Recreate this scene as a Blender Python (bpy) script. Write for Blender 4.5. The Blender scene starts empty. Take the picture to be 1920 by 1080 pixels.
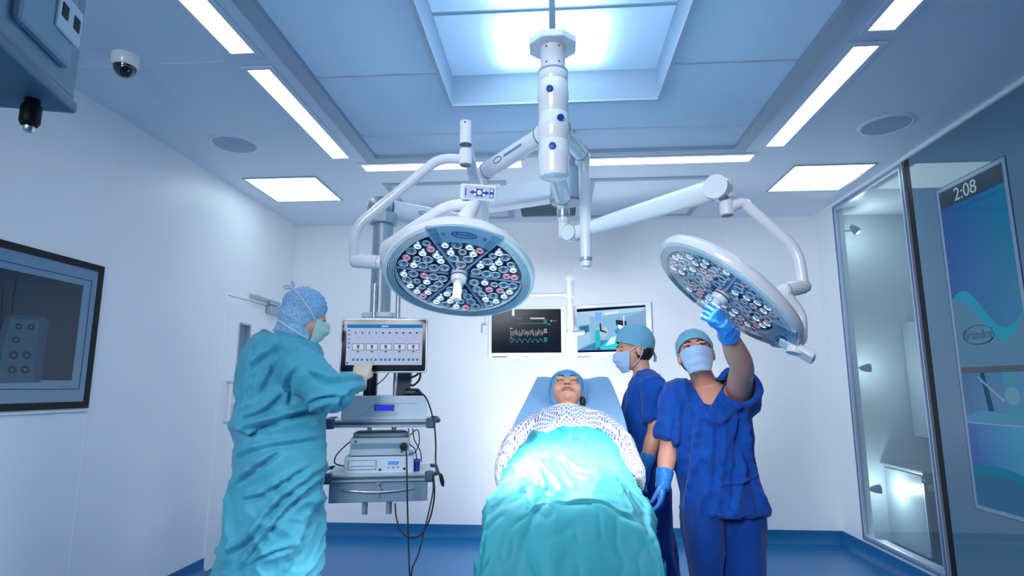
import bpy, bmesh, math, random
from mathutils import Vector, Matrix, noise
S = bpy.context.scene
C = S.collection
PI = math.pi
rad = math.radians

# ---------------------------------------------------------------- camera
EYE = 1.35                       # lens height above the floor
YAW, PITCH = rad(4.06), rad(9.55)
FPX = 1100.0                     # focal length in pixels of a 1920 wide frame
cam_d = bpy.data.cameras.new('camera'); cam = bpy.data.objects.new('camera', cam_d); C.objects.link(cam)
cam_d.sensor_width = 36.0; cam_d.lens = 36.0 * FPX / 1920; cam_d.clip_start = .05
cam.location = (0, 0, EYE); cam.rotation_euler = (PI/2 + PITCH, 0, YAW)
cam_d.dof.use_dof = True; cam_d.dof.focus_distance = 3.1; cam_d.dof.aperture_fstop = 5.0
S.camera = cam
CR = Vector((math.cos(YAW), math.sin(YAW), 0))
CF = Vector((-math.sin(YAW)*math.cos(PITCH), math.cos(YAW)*math.cos(PITCH), math.sin(PITCH)))
CU = CR.cross(CF)
def ray(px, py): return CF + CR*((px-960)/FPX) + CU*((540-py)/FPX)
def P(px, py, Y):                # the point of the room at depth Y seen at that spot of the photograph
    d = ray(px, py); return Vector((0, 0, EYE)) + d*(Y/d.y)

# ---------------------------------------------------------------- world, exposure
W = bpy.data.worlds.new('world'); S.world = W; W.use_nodes = True
W.node_tree.nodes['Background'].inputs[0].default_value = (.42, .59, .78, 1)
W.node_tree.nodes['Background'].inputs[1].default_value = .20
S.view_settings.view_transform = 'Standard'; S.view_settings.look = 'None'
S.view_settings.exposure = 0.85; S.view_settings.gamma = 1; S.view_settings.use_curve_mapping = False
S.cycles.use_denoising = True
S.cycles.max_bounces = 8; S.cycles.transparent_max_bounces = 24
S.cycles.sample_clamp_indirect = 6
STRIP_E, SQUARE_E = 3.0, 2.0
COOL = (.84, .92, 1.0)

def spot(name, loc, target, power, angle, blend=.5, size=.05, color=(1, 1, 1)):
    l = bpy.data.lights.new(name, 'SPOT'); l.energy = power; l.spot_size = rad(angle); l.spot_blend = blend
    l.shadow_soft_size = size; l.color = color
    o = bpy.data.objects.new(name, l); C.objects.link(o); o.location = loc
    o.rotation_euler = (Vector(target)-Vector(loc)).to_track_quat('-Z', 'Y').to_euler(); return o

def area(name, loc, target, power, w, h, color=(1, 1, 1), spread=180):
    l = bpy.data.lights.new(name, 'AREA'); l.shape = 'RECTANGLE'; l.size = w; l.size_y = h; l.energy = power; l.color = color; l.spread = rad(spread)
    o = bpy.data.objects.new(name, l); C.objects.link(o); o.location = loc
    o.rotation_euler = (Vector(target)-Vector(loc)).to_track_quat('-Z', 'Y').to_euler(); return o
# wall_wash: unseen light added low behind the head of the table, washing the back wall and the ceiling above it
area('camera_side_fill', (-1.1, -1.3, 2.5), (-.2, 3.0, 1.0), 20, 1.4, 1.0, (.88, .94, 1), 85)  # fill light added behind the camera to brighten the people
area('wall_wash', (.12, 3.95, .95), (.12, 5.5, 1.4), 17, .45, .45, (.95, .97, 1))

# ---------------------------------------------------------------- materials
def lin(h):
    h = h.lstrip('#'); c = [int(h[i:i+2], 16)/255 for i in (0, 2, 4)]
    return tuple(x/12.92 if x <= .04045 else ((x+.055)/1.055)**2.4 for x in c)
MATS = {}
def mat(name, col, rough=.5, metal=0, emit=0, ecol=None, spec=.5, alpha=1, coat=0, sheen=0):
    if name in MATS: return MATS[name]
    m = bpy.data.materials.new(name); m.use_nodes = True; MATS[name] = m
    b = m.node_tree.nodes['Principled BSDF']
    c = lin(col) if isinstance(col, str) else col
    b.inputs['Base Color'].default_value = (*c, 1); b.inputs['Roughness'].default_value = rough
    b.inputs['Metallic'].default_value = metal; b.inputs['Specular IOR Level'].default_value = spec
    b.inputs['Alpha'].default_value = alpha; b.inputs['Coat Weight'].default_value = coat
    b.inputs['Sheen Weight'].default_value = sheen
    if emit:
        e = ecol or c; e = lin(e) if isinstance(e, str) else e
        b.inputs['Emission Color'].default_value = (*e, 1); b.inputs['Emission Strength'].default_value = emit
    return m
class NT:                        # small helper to write node trees
    def __init__(s, m): s.m = m; s.t = m.node_tree; s.b = s.t.nodes['Principled BSDF']
    def n(s, typ, **kw):
        nd = s.t.nodes.new(typ)
        for k, v in kw.items():
            if k in nd.inputs: nd.inputs[k].default_value = v
            else: setattr(nd, k, v)
        return nd
    def l(s, a, b): s.t.links.new(a, b)
    def math(s, op, a, b=None):
        nd = s.t.nodes.new('ShaderNodeMath'); nd.operation = op
        for i, v in enumerate((a, b)):
            if v is None: continue
            if hasattr(v, 'links'): s.l(v, nd.inputs[i])
            else: nd.inputs[i].default_value = v
        return nd.outputs[0]
    def mixc(s, f, a, b):
        nd = s.t.nodes.new('ShaderNodeMix'); nd.data_type = 'RGBA'
        for i, v in ((0, f), (6, a), (7, b)):
            if hasattr(v, 'links'): s.l(v, nd.inputs[i])
            else: nd.inputs[i].default_value = v if i == 0 else (*v, 1)
        return nd.outputs[2]
def bumpy(m, scale=40, strength=.2, dist=.004, detail=3, stretch=(1, 1, 1), voro=False):
    t = NT(m); tc = t.n('ShaderNodeTexCoord'); mp = t.n('ShaderNodeMapping'); mp.inputs['Scale'].default_value = stretch
    t.l(tc.outputs['Object'], mp.inputs[0])
    if voro:
        x = t.n('ShaderNodeTexVoronoi', Scale=scale); x.feature = 'DISTANCE_TO_EDGE'; o = x.outputs['Distance']
    else:
        x = t.n('ShaderNodeTexNoise', Scale=scale, Detail=detail); o = x.outputs[0]
    t.l(mp.outputs[0], x.inputs['Vector'])
    bp = t.n('ShaderNodeBump', Strength=strength, Distance=dist); t.l(o, bp.inputs['Height']); t.l(bp.outputs[0], t.b.inputs['Normal'])
    return m
def mottled(m, c1, c2, scale=3, detail=4):      # two tones of the thing's own colour
    t = NT(m); tc = t.n('ShaderNodeTexCoord'); x = t.n('ShaderNodeTexNoise', Scale=scale, Detail=detail)
    t.l(tc.outputs['Object'], x.inputs['Vector'])
    r = t.n('ShaderNodeValToRGB'); r.color_ramp.elements[0].position = .35; r.color_ramp.elements[1].position = .65
    r.color_ramp.elements[0].color = (*lin(c1), 1); r.color_ramp.elements[1].color = (*lin(c2), 1)
    t.l(x.outputs[0], r.inputs[0]); t.l(r.outputs[0], t.b.inputs['Base Color']); return m
def glassy(name, tint, gloss=.08, rough=.02, dirt=None, dirt_amt=0):    # thin pane: clear, a little mirror, optional haze of its own
    m = bpy.data.materials.new(name); m.use_nodes = True; MATS[name] = m
    t = m.node_tree; t.nodes.clear(); out = t.nodes.new('ShaderNodeOutputMaterial')
    tr = t.nodes.new('ShaderNodeBsdfTransparent'); tr.inputs[0].default_value = (*tint, 1)
    gl = t.nodes.new('ShaderNodeBsdfGlossy'); gl.inputs['Roughness'].default_value = rough
    fr = t.nodes.new('ShaderNodeLayerWeight'); fr.inputs[0].default_value = .5
    pw = t.nodes.new('ShaderNodeMath'); pw.operation = 'POWER'; pw.inputs[1].default_value = 4.5; t.links.new(fr.outputs['Facing'], pw.inputs[0])
    ma = t.nodes.new('ShaderNodeMath'); ma.operation = 'MULTIPLY_ADD'; ma.inputs[1].default_value = .75; ma.inputs[2].default_value = gloss; t.links.new(pw.outputs[0], ma.inputs[0])
    mx = t.nodes.new('ShaderNodeMixShader'); t.links.new(ma.outputs[0], mx.inputs[0])
    base = tr
    if dirt:
        df = t.nodes.new('ShaderNodeBsdfDiffuse'); df.inputs[0].default_value = (*dirt, 1)
        m2 = t.nodes.new('ShaderNodeMixShader'); m2.inputs[0].default_value = dirt_amt
        t.links.new(tr.outputs[0], m2.inputs[1]); t.links.new(df.outputs[0], m2.inputs[2]); base = m2
    t.links.new(base.outputs[0], mx.inputs[1]); t.links.new(gl.outputs[0], mx.inputs[2]); t.links.new(mx.outputs[0], out.inputs[0])
    return m
def glow(name, col, strength):              # screens and small lights are set for the exposure above
    strength *= .5 if strength <= 1.6 else 1
    m = bpy.data.materials.new(name); m.use_nodes = True; MATS[name] = m
    t = m.node_tree; t.nodes.clear(); out = t.nodes.new('ShaderNodeOutputMaterial'); e = t.nodes.new('ShaderNodeEmission')
    e.inputs[0].default_value = (*(lin(col) if isinstance(col, str) else col), 1); e.inputs[1].default_value = strength
    t.links.new(e.outputs[0], out.inputs[0]); return m

M_wall = bumpy(mat('wall_panel', (.83, .87, .92), .34, spec=.4), 6, .02, .002)
M_wallR = mat('wall_glass_cladding', lin('#5f8298'), .025, spec=.5)
M_ceil = mat('ceiling_paint', (.72, .82, .92), .55)
M_seam = mat('seam_white', (.88, .9, .95), .5)
M_floor = mottled(bumpy(mat('floor_vinyl', lin('#2f7fb5'), .28), 300, .05, .001), '#1c6ca6', '#2375ae', 30)
M_skirt = mat('skirting_vinyl', lin('#12669c'), .35)
M_frame = mat('canopy_frame', (.34, .45, .55), .4, .3)
M_plast = mat('white_enamel', (.86, .88, .92), .22, coat=.3)
M_plast2 = mat('off_white_plastic', (.78, .81, .86), .35)
M_line = mat('dark_joint', (.12, .16, .24), .4)
M_blue = mat('blue_knob', lin('#0b3f9e'), .35)
M_pole = mat('pole_grey', (.07, .085, .11), .4, .4)
M_steel = mat('brushed_steel', (.62, .66, .7), .28, .9)
M_grey = mat('grey_anodised', (.40, .46, .53), .38, .45)
M_dgrey = mat('slate_plastic', lin('#40566b'), .45)
M_black = mat('black_plastic', (.010, .012, .016), .5, spec=.2)
M_cable = mat('black_cable', (.01, .012, .016), .5)
M_box = mat('pale_instrument_case', lin('#c3d3e2'), .4)
M_led = glow('strip_diffuser', COOL, STRIP_E)
M_sq = glow('panel_diffuser', (.72, .93, 1.0), SQUARE_E)
M_logo = mat('logo_navy', lin('#28447c'), .5)
M_grtext = mat('print_grey', lin('#7f8ea3'), .5)

# ---------------------------------------------------------------- mesh tools
class MB:
    def __init__(s): s.v = []; s.f = []; s.mi = []; s.cur = 0
    def add(s, v, f):
        o = len(s.v); s.v += [Vector(p) for p in v]; s.f += [tuple(i+o for i in q) for q in f]; s.mi += [s.cur]*len(f); return s
    def box(s, c, d, M=None):
        v = [Vector((x*d[0]/2, y*d[1]/2, z*d[2]/2)) for x in (-1, 1) for y in (-1, 1) for z in (-1, 1)]
        if M: v = [M.to_3x3() @ p for p in v]
        v = [p+Vector(c) for p in v]
        return s.add(v, [(0, 1, 3, 2), (4, 6, 7, 5), (0, 4, 5, 1), (2, 3, 7, 6), (0, 2, 6, 4), (1, 5, 7, 3)])
    def quad(s, a, b, c, d): return s.add([a, b, c, d], [(0, 1, 2, 3)])
    def rings(s, rs, cap0=True, cap1=True, closed=False):
        n = len(rs[0]); v = [p for r in rs for p in r]; f = []
        R = len(rs)
        for i in range(R if closed else R-1):
            j = (i+1) % R
            for k in range(n): f.append((i*n+k, i*n+(k+1) % n, j*n+(k+1) % n, j*n+k))
        if not closed:
            if cap0: f.append(tuple(range(n-1, -1, -1)))
            if cap1: f.append(tuple((R-1)*n+k for k in range(n)))
        return s.add(v, f)
    def tube(s, pts, r, seg=16, ref=None, cap=True, flat=None):
        pts = [Vector(p) for p in pts]; n = len(pts)
        rr = r if isinstance(r, (list, tuple)) else [r]*n
        T = [(pts[min(i+1, n-1)]-pts[max(i-1, 0)]).normalized() for i in range(n)]
        u = Vector(ref) if ref else (Vector((0, 0, 1)) if abs(T[0].z) < .9 else Vector((1, 0, 0)))
        rs = []
        for i in range(n):
            u = (u-T[i]*u.dot(T[i]))
            u = u.normalized() if u.length > 1e-6 else T[i].orthogonal().normalized()
            w = T[i].cross(u); q = rr[i]; a, b = q if isinstance(q, (tuple, list)) else (q, q)
            rs.append([pts[i]+u*(a*math.cos(2*PI*k/seg))+w*(b*math.sin(2*PI*k/seg)) for k in range(seg)])
        return s.rings(rs, cap, cap)
    def lathe(s, prof, M, seg=32, cap=True):
        rs = [[M @ Vector((r*math.cos(2*PI*k/seg), r*math.sin(2*PI*k/seg), z)) for k in range(seg)] for r, z in prof]
        return s.rings(rs, cap, cap)
    def ell(s, c, r, M=None, seg=20, rows=12):
        c = Vector(c); rs = []
        for i in range(1, rows):
            th = PI*i/rows
            ring = [Vector((r[0]*math.sin(th)*math.cos(2*PI*k/seg), r[1]*math.sin(th)*math.sin(2*PI*k/seg), -r[2]*math.cos(th))) for k in range(seg)]
            if M: ring = [M.to_3x3() @ p for p in ring]
            rs.append([p+c for p in ring])
        return s.rings(rs)
    def prism(s, out, h, M):
        n = len(out); v = [M @ Vector((x, y, 0)) for x, y in out]+[M @ Vector((x, y, h)) for x, y in out]
        f = [tuple(range(n-1, -1, -1)), tuple(range(n, 2*n))]+[(i, (i+1) % n, n+(i+1) % n, n+i) for i in range(n)]
        return s.add(v, f)
    def grid(s, fn, nu, nv, closed=False):
        v = [fn(i/(nu if closed else nu-1), j/(nv-1)) for j in range(nv) for i in range(nu)]; f = []
        for j in range(nv-1):
            for i in range(nu if closed else nu-1):
                f.append((j*nu+i, j*nu+(i+1) % nu, (j+1)*nu+(i+1) % nu, (j+1)*nu+i))
        return s.add(v, f)
    def xf(s, M, a=0):
        for i in range(a, len(s.v)): s.v[i] = M @ s.v[i]
        return s
    def build(s, name, m, parent=None, smooth=True, bevel=0, auto=40, seg=2):
        me = bpy.data.meshes.new(name); me.from_pydata([tuple(p) for p in s.v], [], s.f)
        ms = m if isinstance(m, (list, tuple)) else [m]
        for x in ms: me.materials.append(x)
        me.polygons.foreach_set('material_index', s.mi)
        b = bmesh.new(); b.from_mesh(me); bmesh.ops.recalc_face_normals(b, faces=b.faces)
        if smooth:
            for f in b.faces: f.smooth = True
            for e in b.edges: e.smooth = len(e.link_faces) == 2 and e.calc_face_angle(0) < rad(auto)
        b.to_mesh(me); b.free(); me.update()
        o = bpy.data.objects.new(name, me); C.objects.link(o)
        if parent:
            o.parent = parent; o.matrix_parent_inverse = Matrix.Translation(-parent_loc(parent))
        if bevel:
            md = o.modifiers.new('bevel', 'BEVEL'); md.width = bevel; md.segments = seg; md.limit_method = 'ANGLE'; md.angle_limit = rad(35); md.harden_normals = False
        return o
def parent_loc(p):                          # parts keep world coordinates, so only a thing's own place is undone
    return Vector(p.location) if p.parent is None else Vector((0, 0, 0))
def solid(o, t, off=0):
    md = o.modifiers.new('thickness', 'SOLIDIFY'); md.thickness = t; md.offset = off; return o
def thing(name, label, cat, loc=(0, 0, 0), group=None):
    o = bpy.data.objects.new(name, None); C.objects.link(o); o.location = loc; o.empty_display_size = .05
    o['label'] = label; o['category'] = cat
    if group: o['group'] = group
    return o
def tag(o, label, cat, group=None):
    o['label'] = label; o['category'] = cat
    if group: o['group'] = group
    return o
def struct(o): o['kind'] = 'structure'; return o
def dup(o, off, label, group=None):         # a copy of a thing with copies of its parts and sub-parts
    def cp(x, par):
        c = x.copy(); C.objects.link(c)
        if par is not None:
            mi = x.matrix_parent_inverse.copy(); c.parent = par; c.matrix_parent_inverse = mi
        for ch in list(x.children): cp(ch, c)
        return c
    r = cp(o, None); r.location = Vector(o.location)+Vector(off); r['label'] = label
    if group: r['group'] = group
    return r
def frame(o, x, y, z):                      # matrix from origin and axes
    m = Matrix.Identity(4)
    for i, a in enumerate((x, y, z)): m.col[i][:3] = Vector(a)
    m.col[3][:3] = Vector(o); return m
def zframe(o, z, x=None):
    z = Vector(z).normalized(); x = Vector(x) if x else (Vector((1, 0, 0)) if abs(z.x) < .9 else Vector((0, 1, 0)))
    x = (x-z*x.dot(z)).normalized(); return frame(o, x, z.cross(x), z)
def fillet(pts, r, n=8):                    # round the corners of a polyline
    pts = [Vector(p) for p in pts]; out = [pts[0]]
    for i in range(1, len(pts)-1):
        a, b, c = pts[i-1], pts[i], pts[i+1]; d1 = (a-b); d2 = (c-b)
        k = min(r, d1.length*.48, d2.length*.48); p = b+d1.normalized()*k; q = b+d2.normalized()*k
        for j in range(n+1):
            t = j/n; out.append(p*(1-t)**2+b*2*t*(1-t)+q*t*t)
    out.append(pts[-1]); return out
def smooth_path(pts, n=6):                  # Catmull-Rom through points of any dimension
    pts = [tuple(p) for p in pts]; out = []
    for i in range(len(pts)-1):
        p0 = pts[max(i-1, 0)]; p1 = pts[i]; p2 = pts[i+1]; p3 = pts[min(i+2, len(pts)-1)]
        for j in range(n):
            t = j/n
            out.append(tuple(.5*((2*b)+(-a+c)*t+(2*a-5*b+4*c-d)*t*t+(-a+3*b-3*c+d)*t**3) for a, b, c, d in zip(p0, p1, p2, p3)))
    out.append(pts[-1]); return out
def rrect(w, h, r, n=5):
    o = []
    for cx, cy, a in ((w/2-r, h/2-r, 0), (-w/2+r, h/2-r, 90), (-w/2+r, -h/2+r, 180), (w/2-r, -h/2+r, 270)):
        for k in range(n+1):
            t = rad(a+90*k/n); o.append((cx+r*math.cos(t), cy+r*math.sin(t)))
    return o
def text(name, body, M, size, m, parent=None, depth=.0008, align='CENTER', bold=0, sx=1, shear=0):
    cu = bpy.data.curves.new(name, 'FONT'); cu.body = body; cu.size = size; cu.extrude = depth; cu.align_x = align; cu.align_y = 'CENTER'; cu.offset = bold; cu.shear = shear
    cu.materials.append(m); t = bpy.data.objects.new(name, cu)
    C.objects.link(t); dg = bpy.context.evaluated_depsgraph_get(); dg.update()
    me = bpy.data.meshes.new_from_object(t.evaluated_get(dg)); C.objects.unlink(t); bpy.data.objects.remove(t)
    mb = MB(); mb.add([M @ Vector((v.co.x*sx, v.co.y, v.co.z)) for v in me.vertices], [tuple(p.vertices) for p in me.polygons])
    bpy.data.meshes.remove(me)
    return mb
def join(*mbs):
    r = MB()
    for k in mbs: r.add(k.v, k.f)
    return r
def fuse(mb, name, m, parent, voxel=.007, smooth=4, post=None):   # one continuous skin over overlapping limbs
    me = bpy.data.meshes.new('tmp'); me.from_pydata([tuple(p) for p in mb.v], [], mb.f)
    b = bmesh.new(); b.from_mesh(me); bmesh.ops.recalc_face_normals(b, faces=b.faces); b.to_mesh(me); b.free()
    o = bpy.data.objects.new('tmp', me); C.objects.link(o)
    r = o.modifiers.new('r', 'REMESH'); r.mode = 'VOXEL'; r.voxel_size = voxel; r.adaptivity = 0
    sm = o.modifiers.new('s', 'SMOOTH'); sm.iterations = smooth; sm.factor = .5
    dg = bpy.context.evaluated_depsgraph_get(); dg.update()
    e = bpy.data.meshes.new_from_object(o.evaluated_get(dg)); bpy.data.objects.remove(o); bpy.data.meshes.remove(me)
    if post:
        nn = [Vector(x.vector) for x in e.vertex_normals]
        for i, v in enumerate(e.vertices): v.co = post(Vector(v.co), nn[i])
    e.materials.clear(); e.materials.append(m); e.name = name
    for p in e.polygons: p.use_smooth = True
    o = bpy.data.objects.new(name, e); C.objects.link(o)
    if parent: o.parent = parent; o.matrix_parent_inverse = Matrix.Translation(-parent_loc(parent))
    return o
# ---------------------------------------------------------------- the room
L, R, D, H = -2.58, 2.49, 5.58, 2.95
YB = -2.2                       # the room goes on behind the camera
def panel(name, a, b, c, d, m, par=None): return MB().quad(a, b, c, d).build(name, m, par, smooth=False)
def slab(name, lo, hi, m, par=None, bevel=0):
    lo = Vector(lo); hi = Vector(hi); return MB().box((lo+hi)/2, hi-lo).build(name, m, par, smooth=False, bevel=bevel)
struct(slab('floor', (L-.2, YB, -.1), (R+1.6, D+.2, 0), M_floor))
# left wall with the doorway cut out
DY0, DY1, DH = 4.43, 5.34, 2.07
mb = MB(); mb.box((L-.1, (YB+DY0)/2, H/2), (.2, DY0-YB, H)); mb.box((L-.1, (DY1+D)/2, H/2), (.2, D-DY1, H)); mb.box((L-.1, (DY0+DY1)/2, (DH+H)/2), (.2, DY1-DY0, H-DH))
struct(mb.build('wall_left', M_wall, smooth=False))
struct(slab('wall_back', (L-.2, D, 0), (R+1.6, D+.2, H), M_wall))
# right wall: solid pier by the corner, window bay, glass clad wall towards the camera
WY0, WY1, WZ0, WZ1 = 4.15, 5.21, .13, 2.925
mb = MB(); mb.box((R+.04, (WY1+D)/2, H/2), (.08, D-WY1, H)); mb.box((R+.08, (WY0+WY1)/2, WZ0/2), (.16, WY1-WY0, WZ0)); mb.box((R+.08, (WY0+WY1)/2, (WZ1+H)/2), (.16, WY1-WY0, H-WZ1))
struct(mb.build('wall_right', M_wall, smooth=False))
mb = MB(); mb.box((R+.1, (YB+WY0-.06)/2, H/2), (.2, WY0-.06-YB, H))
struct(mb.build('wall_right_cladding', M_wallR, smooth=False))
struct(slab('trim_1', (R-.001, WY0-.065, 0), (R+.18, WY0-.012, H-.02), M_black))
# seams between wall panels
k = 2
def trim(lo, hi, m=M_seam, bevel=0):
    global k
    o = struct(slab('trim_%d' % k, lo, hi, m)); k += 1; return o
for y in (1.9, 3.14): trim((L-.001, y-.003, 0), (L+.0015, y+.003, H))
for x in (-1.3, 1.27): trim((x-.003, D-.0015, 0), (x+.003, D+.001, H))
x = P(1500, 420, D).x; trim((x-.003, D-.0015, 0), (x+.003, D+.001, H))
for x in (P(600, 700, D).x, 0.0): trim((x-.002, D-.0012, 0), (x+.002, D+.001, H))
trim((R-.02, YB, H-.025), (R+.001, WY0, H)); trim((R-.012, WY0, H-.022), (R+.001, D, H))
# coved vinyl skirting
def cove(name, a, b, n):
    a = Vector(a); b = Vector(b); n = Vector(n); prof = [(0, .112), (.004, .112), (.006, .05), (.012, .03), (.025, .012), (.05, .002), (.05, 0), (0, 0)]
    mb = MB(); v = [a+n*x+Vector((0, 0, z)) for x, z in prof]+[b+n*x+Vector((0, 0, z)) for x, z in prof]; q = len(prof)
    mb.add(v, [(i, (i+1) % q, q+(i+1) % q, q+i) for i in range(q)]+[tuple(range(q)), tuple(range(2*q-1, q-1, -1))]); return struct(mb.build(name, M_skirt))
cove('baseboard_left', (L, YB, 0), (L, DY0-.03, 0), (1, 0, 0)); cove('baseboard_left.001', (L, DY1+.03, 0), (L, D, 0), (1, 0, 0))
cove('baseboard_back', (L, D, 0), (R, D, 0), (0, -1, 0)); cove('baseboard_right', (R, WY1, 0), (R, D, 0), (-1, 0, 0)); cove('baseboard_right.001', (R, YB, 0), (R, WY1, 0), (-1, 0, 0))

# ---- ceiling with the opening for the laminar-flow canopy
CX0, CX1, CY0, CY1 = -1.32, 1.32, .9, 3.9
mb = MB()
for x0, x1, y0, y1 in ((L-.2, CX0, YB, D+.2), (CX1, R+1.6, YB, D+.2), (CX0, CX1, YB, CY0), (CX0, CX1, CY1, D+.2)): mb.box(((x0+x1)/2, (y0+y1)/2, H+.05), (x1-x0, y1-y0, .1))
struct(mb.build('ceiling', M_ceil, smooth=False))
for y in (2.59,):
    trim((L, y-.002, H-.0012), (-1.62, y+.002, H+.001)); trim((-1.62, YB, H-.0012), (-1.616, y, H+.001))
# canopy: metal rim, woven air screens, raised centre bay
M_screen = bpy.data.materials.new('woven_screen'); M_screen.use_nodes = True; MATS['woven_screen'] = M_screen
t = M_screen.node_tree; t.nodes.clear(); out = t.nodes.new('ShaderNodeOutputMaterial')
d1 = t.nodes.new('ShaderNodeBsdfDiffuse'); d1.inputs[0].default_value = (.68, .78, .86, 1); d2 = t.nodes.new('ShaderNodeBsdfTranslucent'); d2.inputs[0].default_value = (.62, .78, .95, 1)
mx = t.nodes.new('ShaderNodeMixShader'); mx.inputs[0].default_value = .4; t.links.new(d1.outputs[0], mx.inputs[1]); t.links.new(d2.outputs[0], mx.inputs[2]); t.links.new(mx.outputs[0], out.inputs[0])
mb = MB(); fw, fb = .085, .05
mb.box((CX0+fw/2, (CY0+CY1)/2, H-.002), (fw, CY1-CY0, .03)); mb.box((CX1-fw/2, (CY0+CY1)/2, H-.002), (fw, CY1-CY0, .03)); mb.box((0, CY1-fb/2, H-.002), (CX1-CX0-2*fw, fb, .03)); mb.box((0, CY0+fb/2, H-.002), (CX1-CX0-2*fw, fb, .03))
struct(mb.build('canopy_trim', M_frame, smooth=False))
BX0, BX1, BY0, BY1, BZ = -.57, .60, 1.55, 3.14, 3.14
scr = MB(); z = H+.012; ix0, ix1, iy0, iy1 = CX0+fw, CX1-fw, CY0+fb, CY1-fb
for x0, x1, y0, y1 in ((ix0, BX0, iy0, iy1), (BX1, ix1, iy0, iy1), (BX0, BX1, iy0, BY0), (BX0, BX1, BY1, iy1)): scr.quad((x0, y0, z), (x1, y0, z), (x1, y1, z), (x0, y1, z))
scr.quad((BX0, BY0, z), (BX0, BY1, z), (BX0, BY1, BZ), (BX0, BY0, BZ)); scr.quad((BX1, BY0, z), (BX1, BY1, z), (BX1, BY1, BZ), (BX1, BY0, BZ)); scr.quad((BX0, BY1, z), (BX1, BY1, z), (BX1, BY1, BZ), (BX0, BY1, BZ)); scr.quad((BX0, BY0, z), (BX1, BY0, z), (BX1, BY0, BZ), (BX0, BY0, BZ))
scr.quad((BX0, BY0, BZ), (BX1, BY0, BZ), (BX1, BY1, BZ), (BX0, BY1, BZ))
struct(scr.build('canopy_screen', M_screen, smooth=False))
mb = MB(); w = .022     # battens that hold the screens
for x0, x1, y0, y1, zz in ((BX0-w, BX0, BY0, BY1+w, z-.006), (BX1, BX1+w, BY0, BY1+w, z-.006), (BX0, BX1, BY1, BY1+w, z-.006)): mb.box(((x0+x1)/2, (y0+y1)/2, zz), (x1-x0, y1-y0, .012))
struct(mb.build('canopy_batten', mat('batten_grey', (.6, .7, .8), .6), smooth=False))
mb = MB()
for x0, x1, y0, y1, zz in ((ix0, ix1, 3.52, 3.535, z-.002), (ix0, BX0-w, 2.78, 2.795, z-.002), (BX1+w, ix1, 2.78, 2.795, z-.002), (ix0, BX0-w, 2.02, 2.035, z-.002), (BX1+w, ix1, 2.02, 2.035, z-.002), (BX0, BX1, 2.55, 2.57, BZ-.003)): mb.box(((x0+x1)/2, (y0+y1)/2, zz), (x1-x0, y1-y0, .006))
struct(mb.build('canopy_seam', mat('seam_pale', (.54, .64, .74), .6), smooth=False))
# plenum above the screens with the centre bay's luminaire inside
mb = MB(); mb.box((0, (CY0+CY1)/2, 3.62), (CX1-CX0+.3, CY1-CY0+.3, .04))
for x in (CX0-.13, CX1+.13): mb.box((x, (CY0+CY1)/2, 3.33), (.04, CY1-CY0+.3, .6))
for y in (CY0-.13, CY1+.13): mb.box((0, y, 3.33), (CX1-CX0+.3, .04, .6))
struct(mb.build('canopy_plenum', mat('plenum_white', (.6, .66, .72), .6), smooth=False))
def bay_light(x0, x1, y0, y1, e):
    o = MB().box(((x0+x1)/2, (y0+y1)/2, BZ+.045), (x1-x0, y1-y0, .02)).build('canopy_luminaire', glow('bay_lamp_%d' % int(y0*100), (.62, .82, 1.0), e), smooth=False); return struct(o)
bay_light(-.27, .28, 2.62, 3.06, 8); bay_light(-.27, .28, 2.05, 2.50, 8)

# ---- recessed strip lights
def strip(label, x0, x1, y0, y1, group):
    t = thing('strip_light', label, 'ceiling light', ((x0+x1)/2, (y0+y1)/2, H), group)
    cx, cy, w, d = (x0+x1)/2, (y0+y1)/2, x1-x0, y1-y0
    MB().quad((x0, y0, H-.004), (x0, y1, H-.004), (x1, y1, H-.004), (x1, y0, H-.004)).build('diffuser', M_led, t, smooth=False)
    f = MB(); e = .03
    for a in (-1, 1): f.box((cx+a*(w/2+e/2), cy, H-.004), (e, d+2*e, .008)); f.box((cx, cy+a*(d/2+e/2), H-.004), (w, e, .008))
    f.build('frame', M_ceil, t, smooth=False, bevel=.002)
    return t
g = 'strip lights around the canopy'
sl = strip('long recessed strip light left of the canopy, its whole length in view', -1.545, -1.43, 2.67, 3.845, g)
dup(sl, (0, -1.33, 0), 'recessed strip light cut by the top edge, in front of the dome camera', g)
dup(sl, (2.985, 0, 0), 'long recessed strip light right of the canopy beside the round speaker', g)
dup(sl, (2.985, -1.305, 0), 'recessed strip light cut by the top edge on the canopy\'s right side', g)
sb = strip('recessed strip light along the canopy\'s back edge, behind the lower left lamp yoke', -1.385, -.22, 3.99, 4.11, g)
dup(sb, (1.63, 0, 0), 'recessed strip light along the canopy\'s back edge, right of the central column', g)
def square(label, x0, x1, y0, y1, group):
    t = thing('panel_light', label, 'ceiling light', ((x0+x1)/2, (y0+y1)/2, H), group)
    MB().quad((x0, y0, H-.003), (x0, y1, H-.003), (x1, y1, H-.003), (x1, y0, H-.003)).build('diffuser', M_sq, t, smooth=False)
    f = MB(); cx, cy, w, e = (x0+x1)/2, (y0+y1)/2, x1-x0, .014
    for a in (-1, 1): f.box((cx+a*(w/2+e/2), cy, H-.003), (e, w+2*e, .008)); f.box((cx, cy+a*(w/2+e/2), H-.003), (w, e, .008))
    f.build('frame', M_frame, t, smooth=False); return t
sq = square('square ceiling light panel above the teal-gowned person', -2.39, -1.825, 4.21, 4.775, 'square ceiling panels')
dup(sq, (4.175, .025, 0), 'square ceiling light panel beside the tall glass window', 'square ceiling panels')
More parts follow.
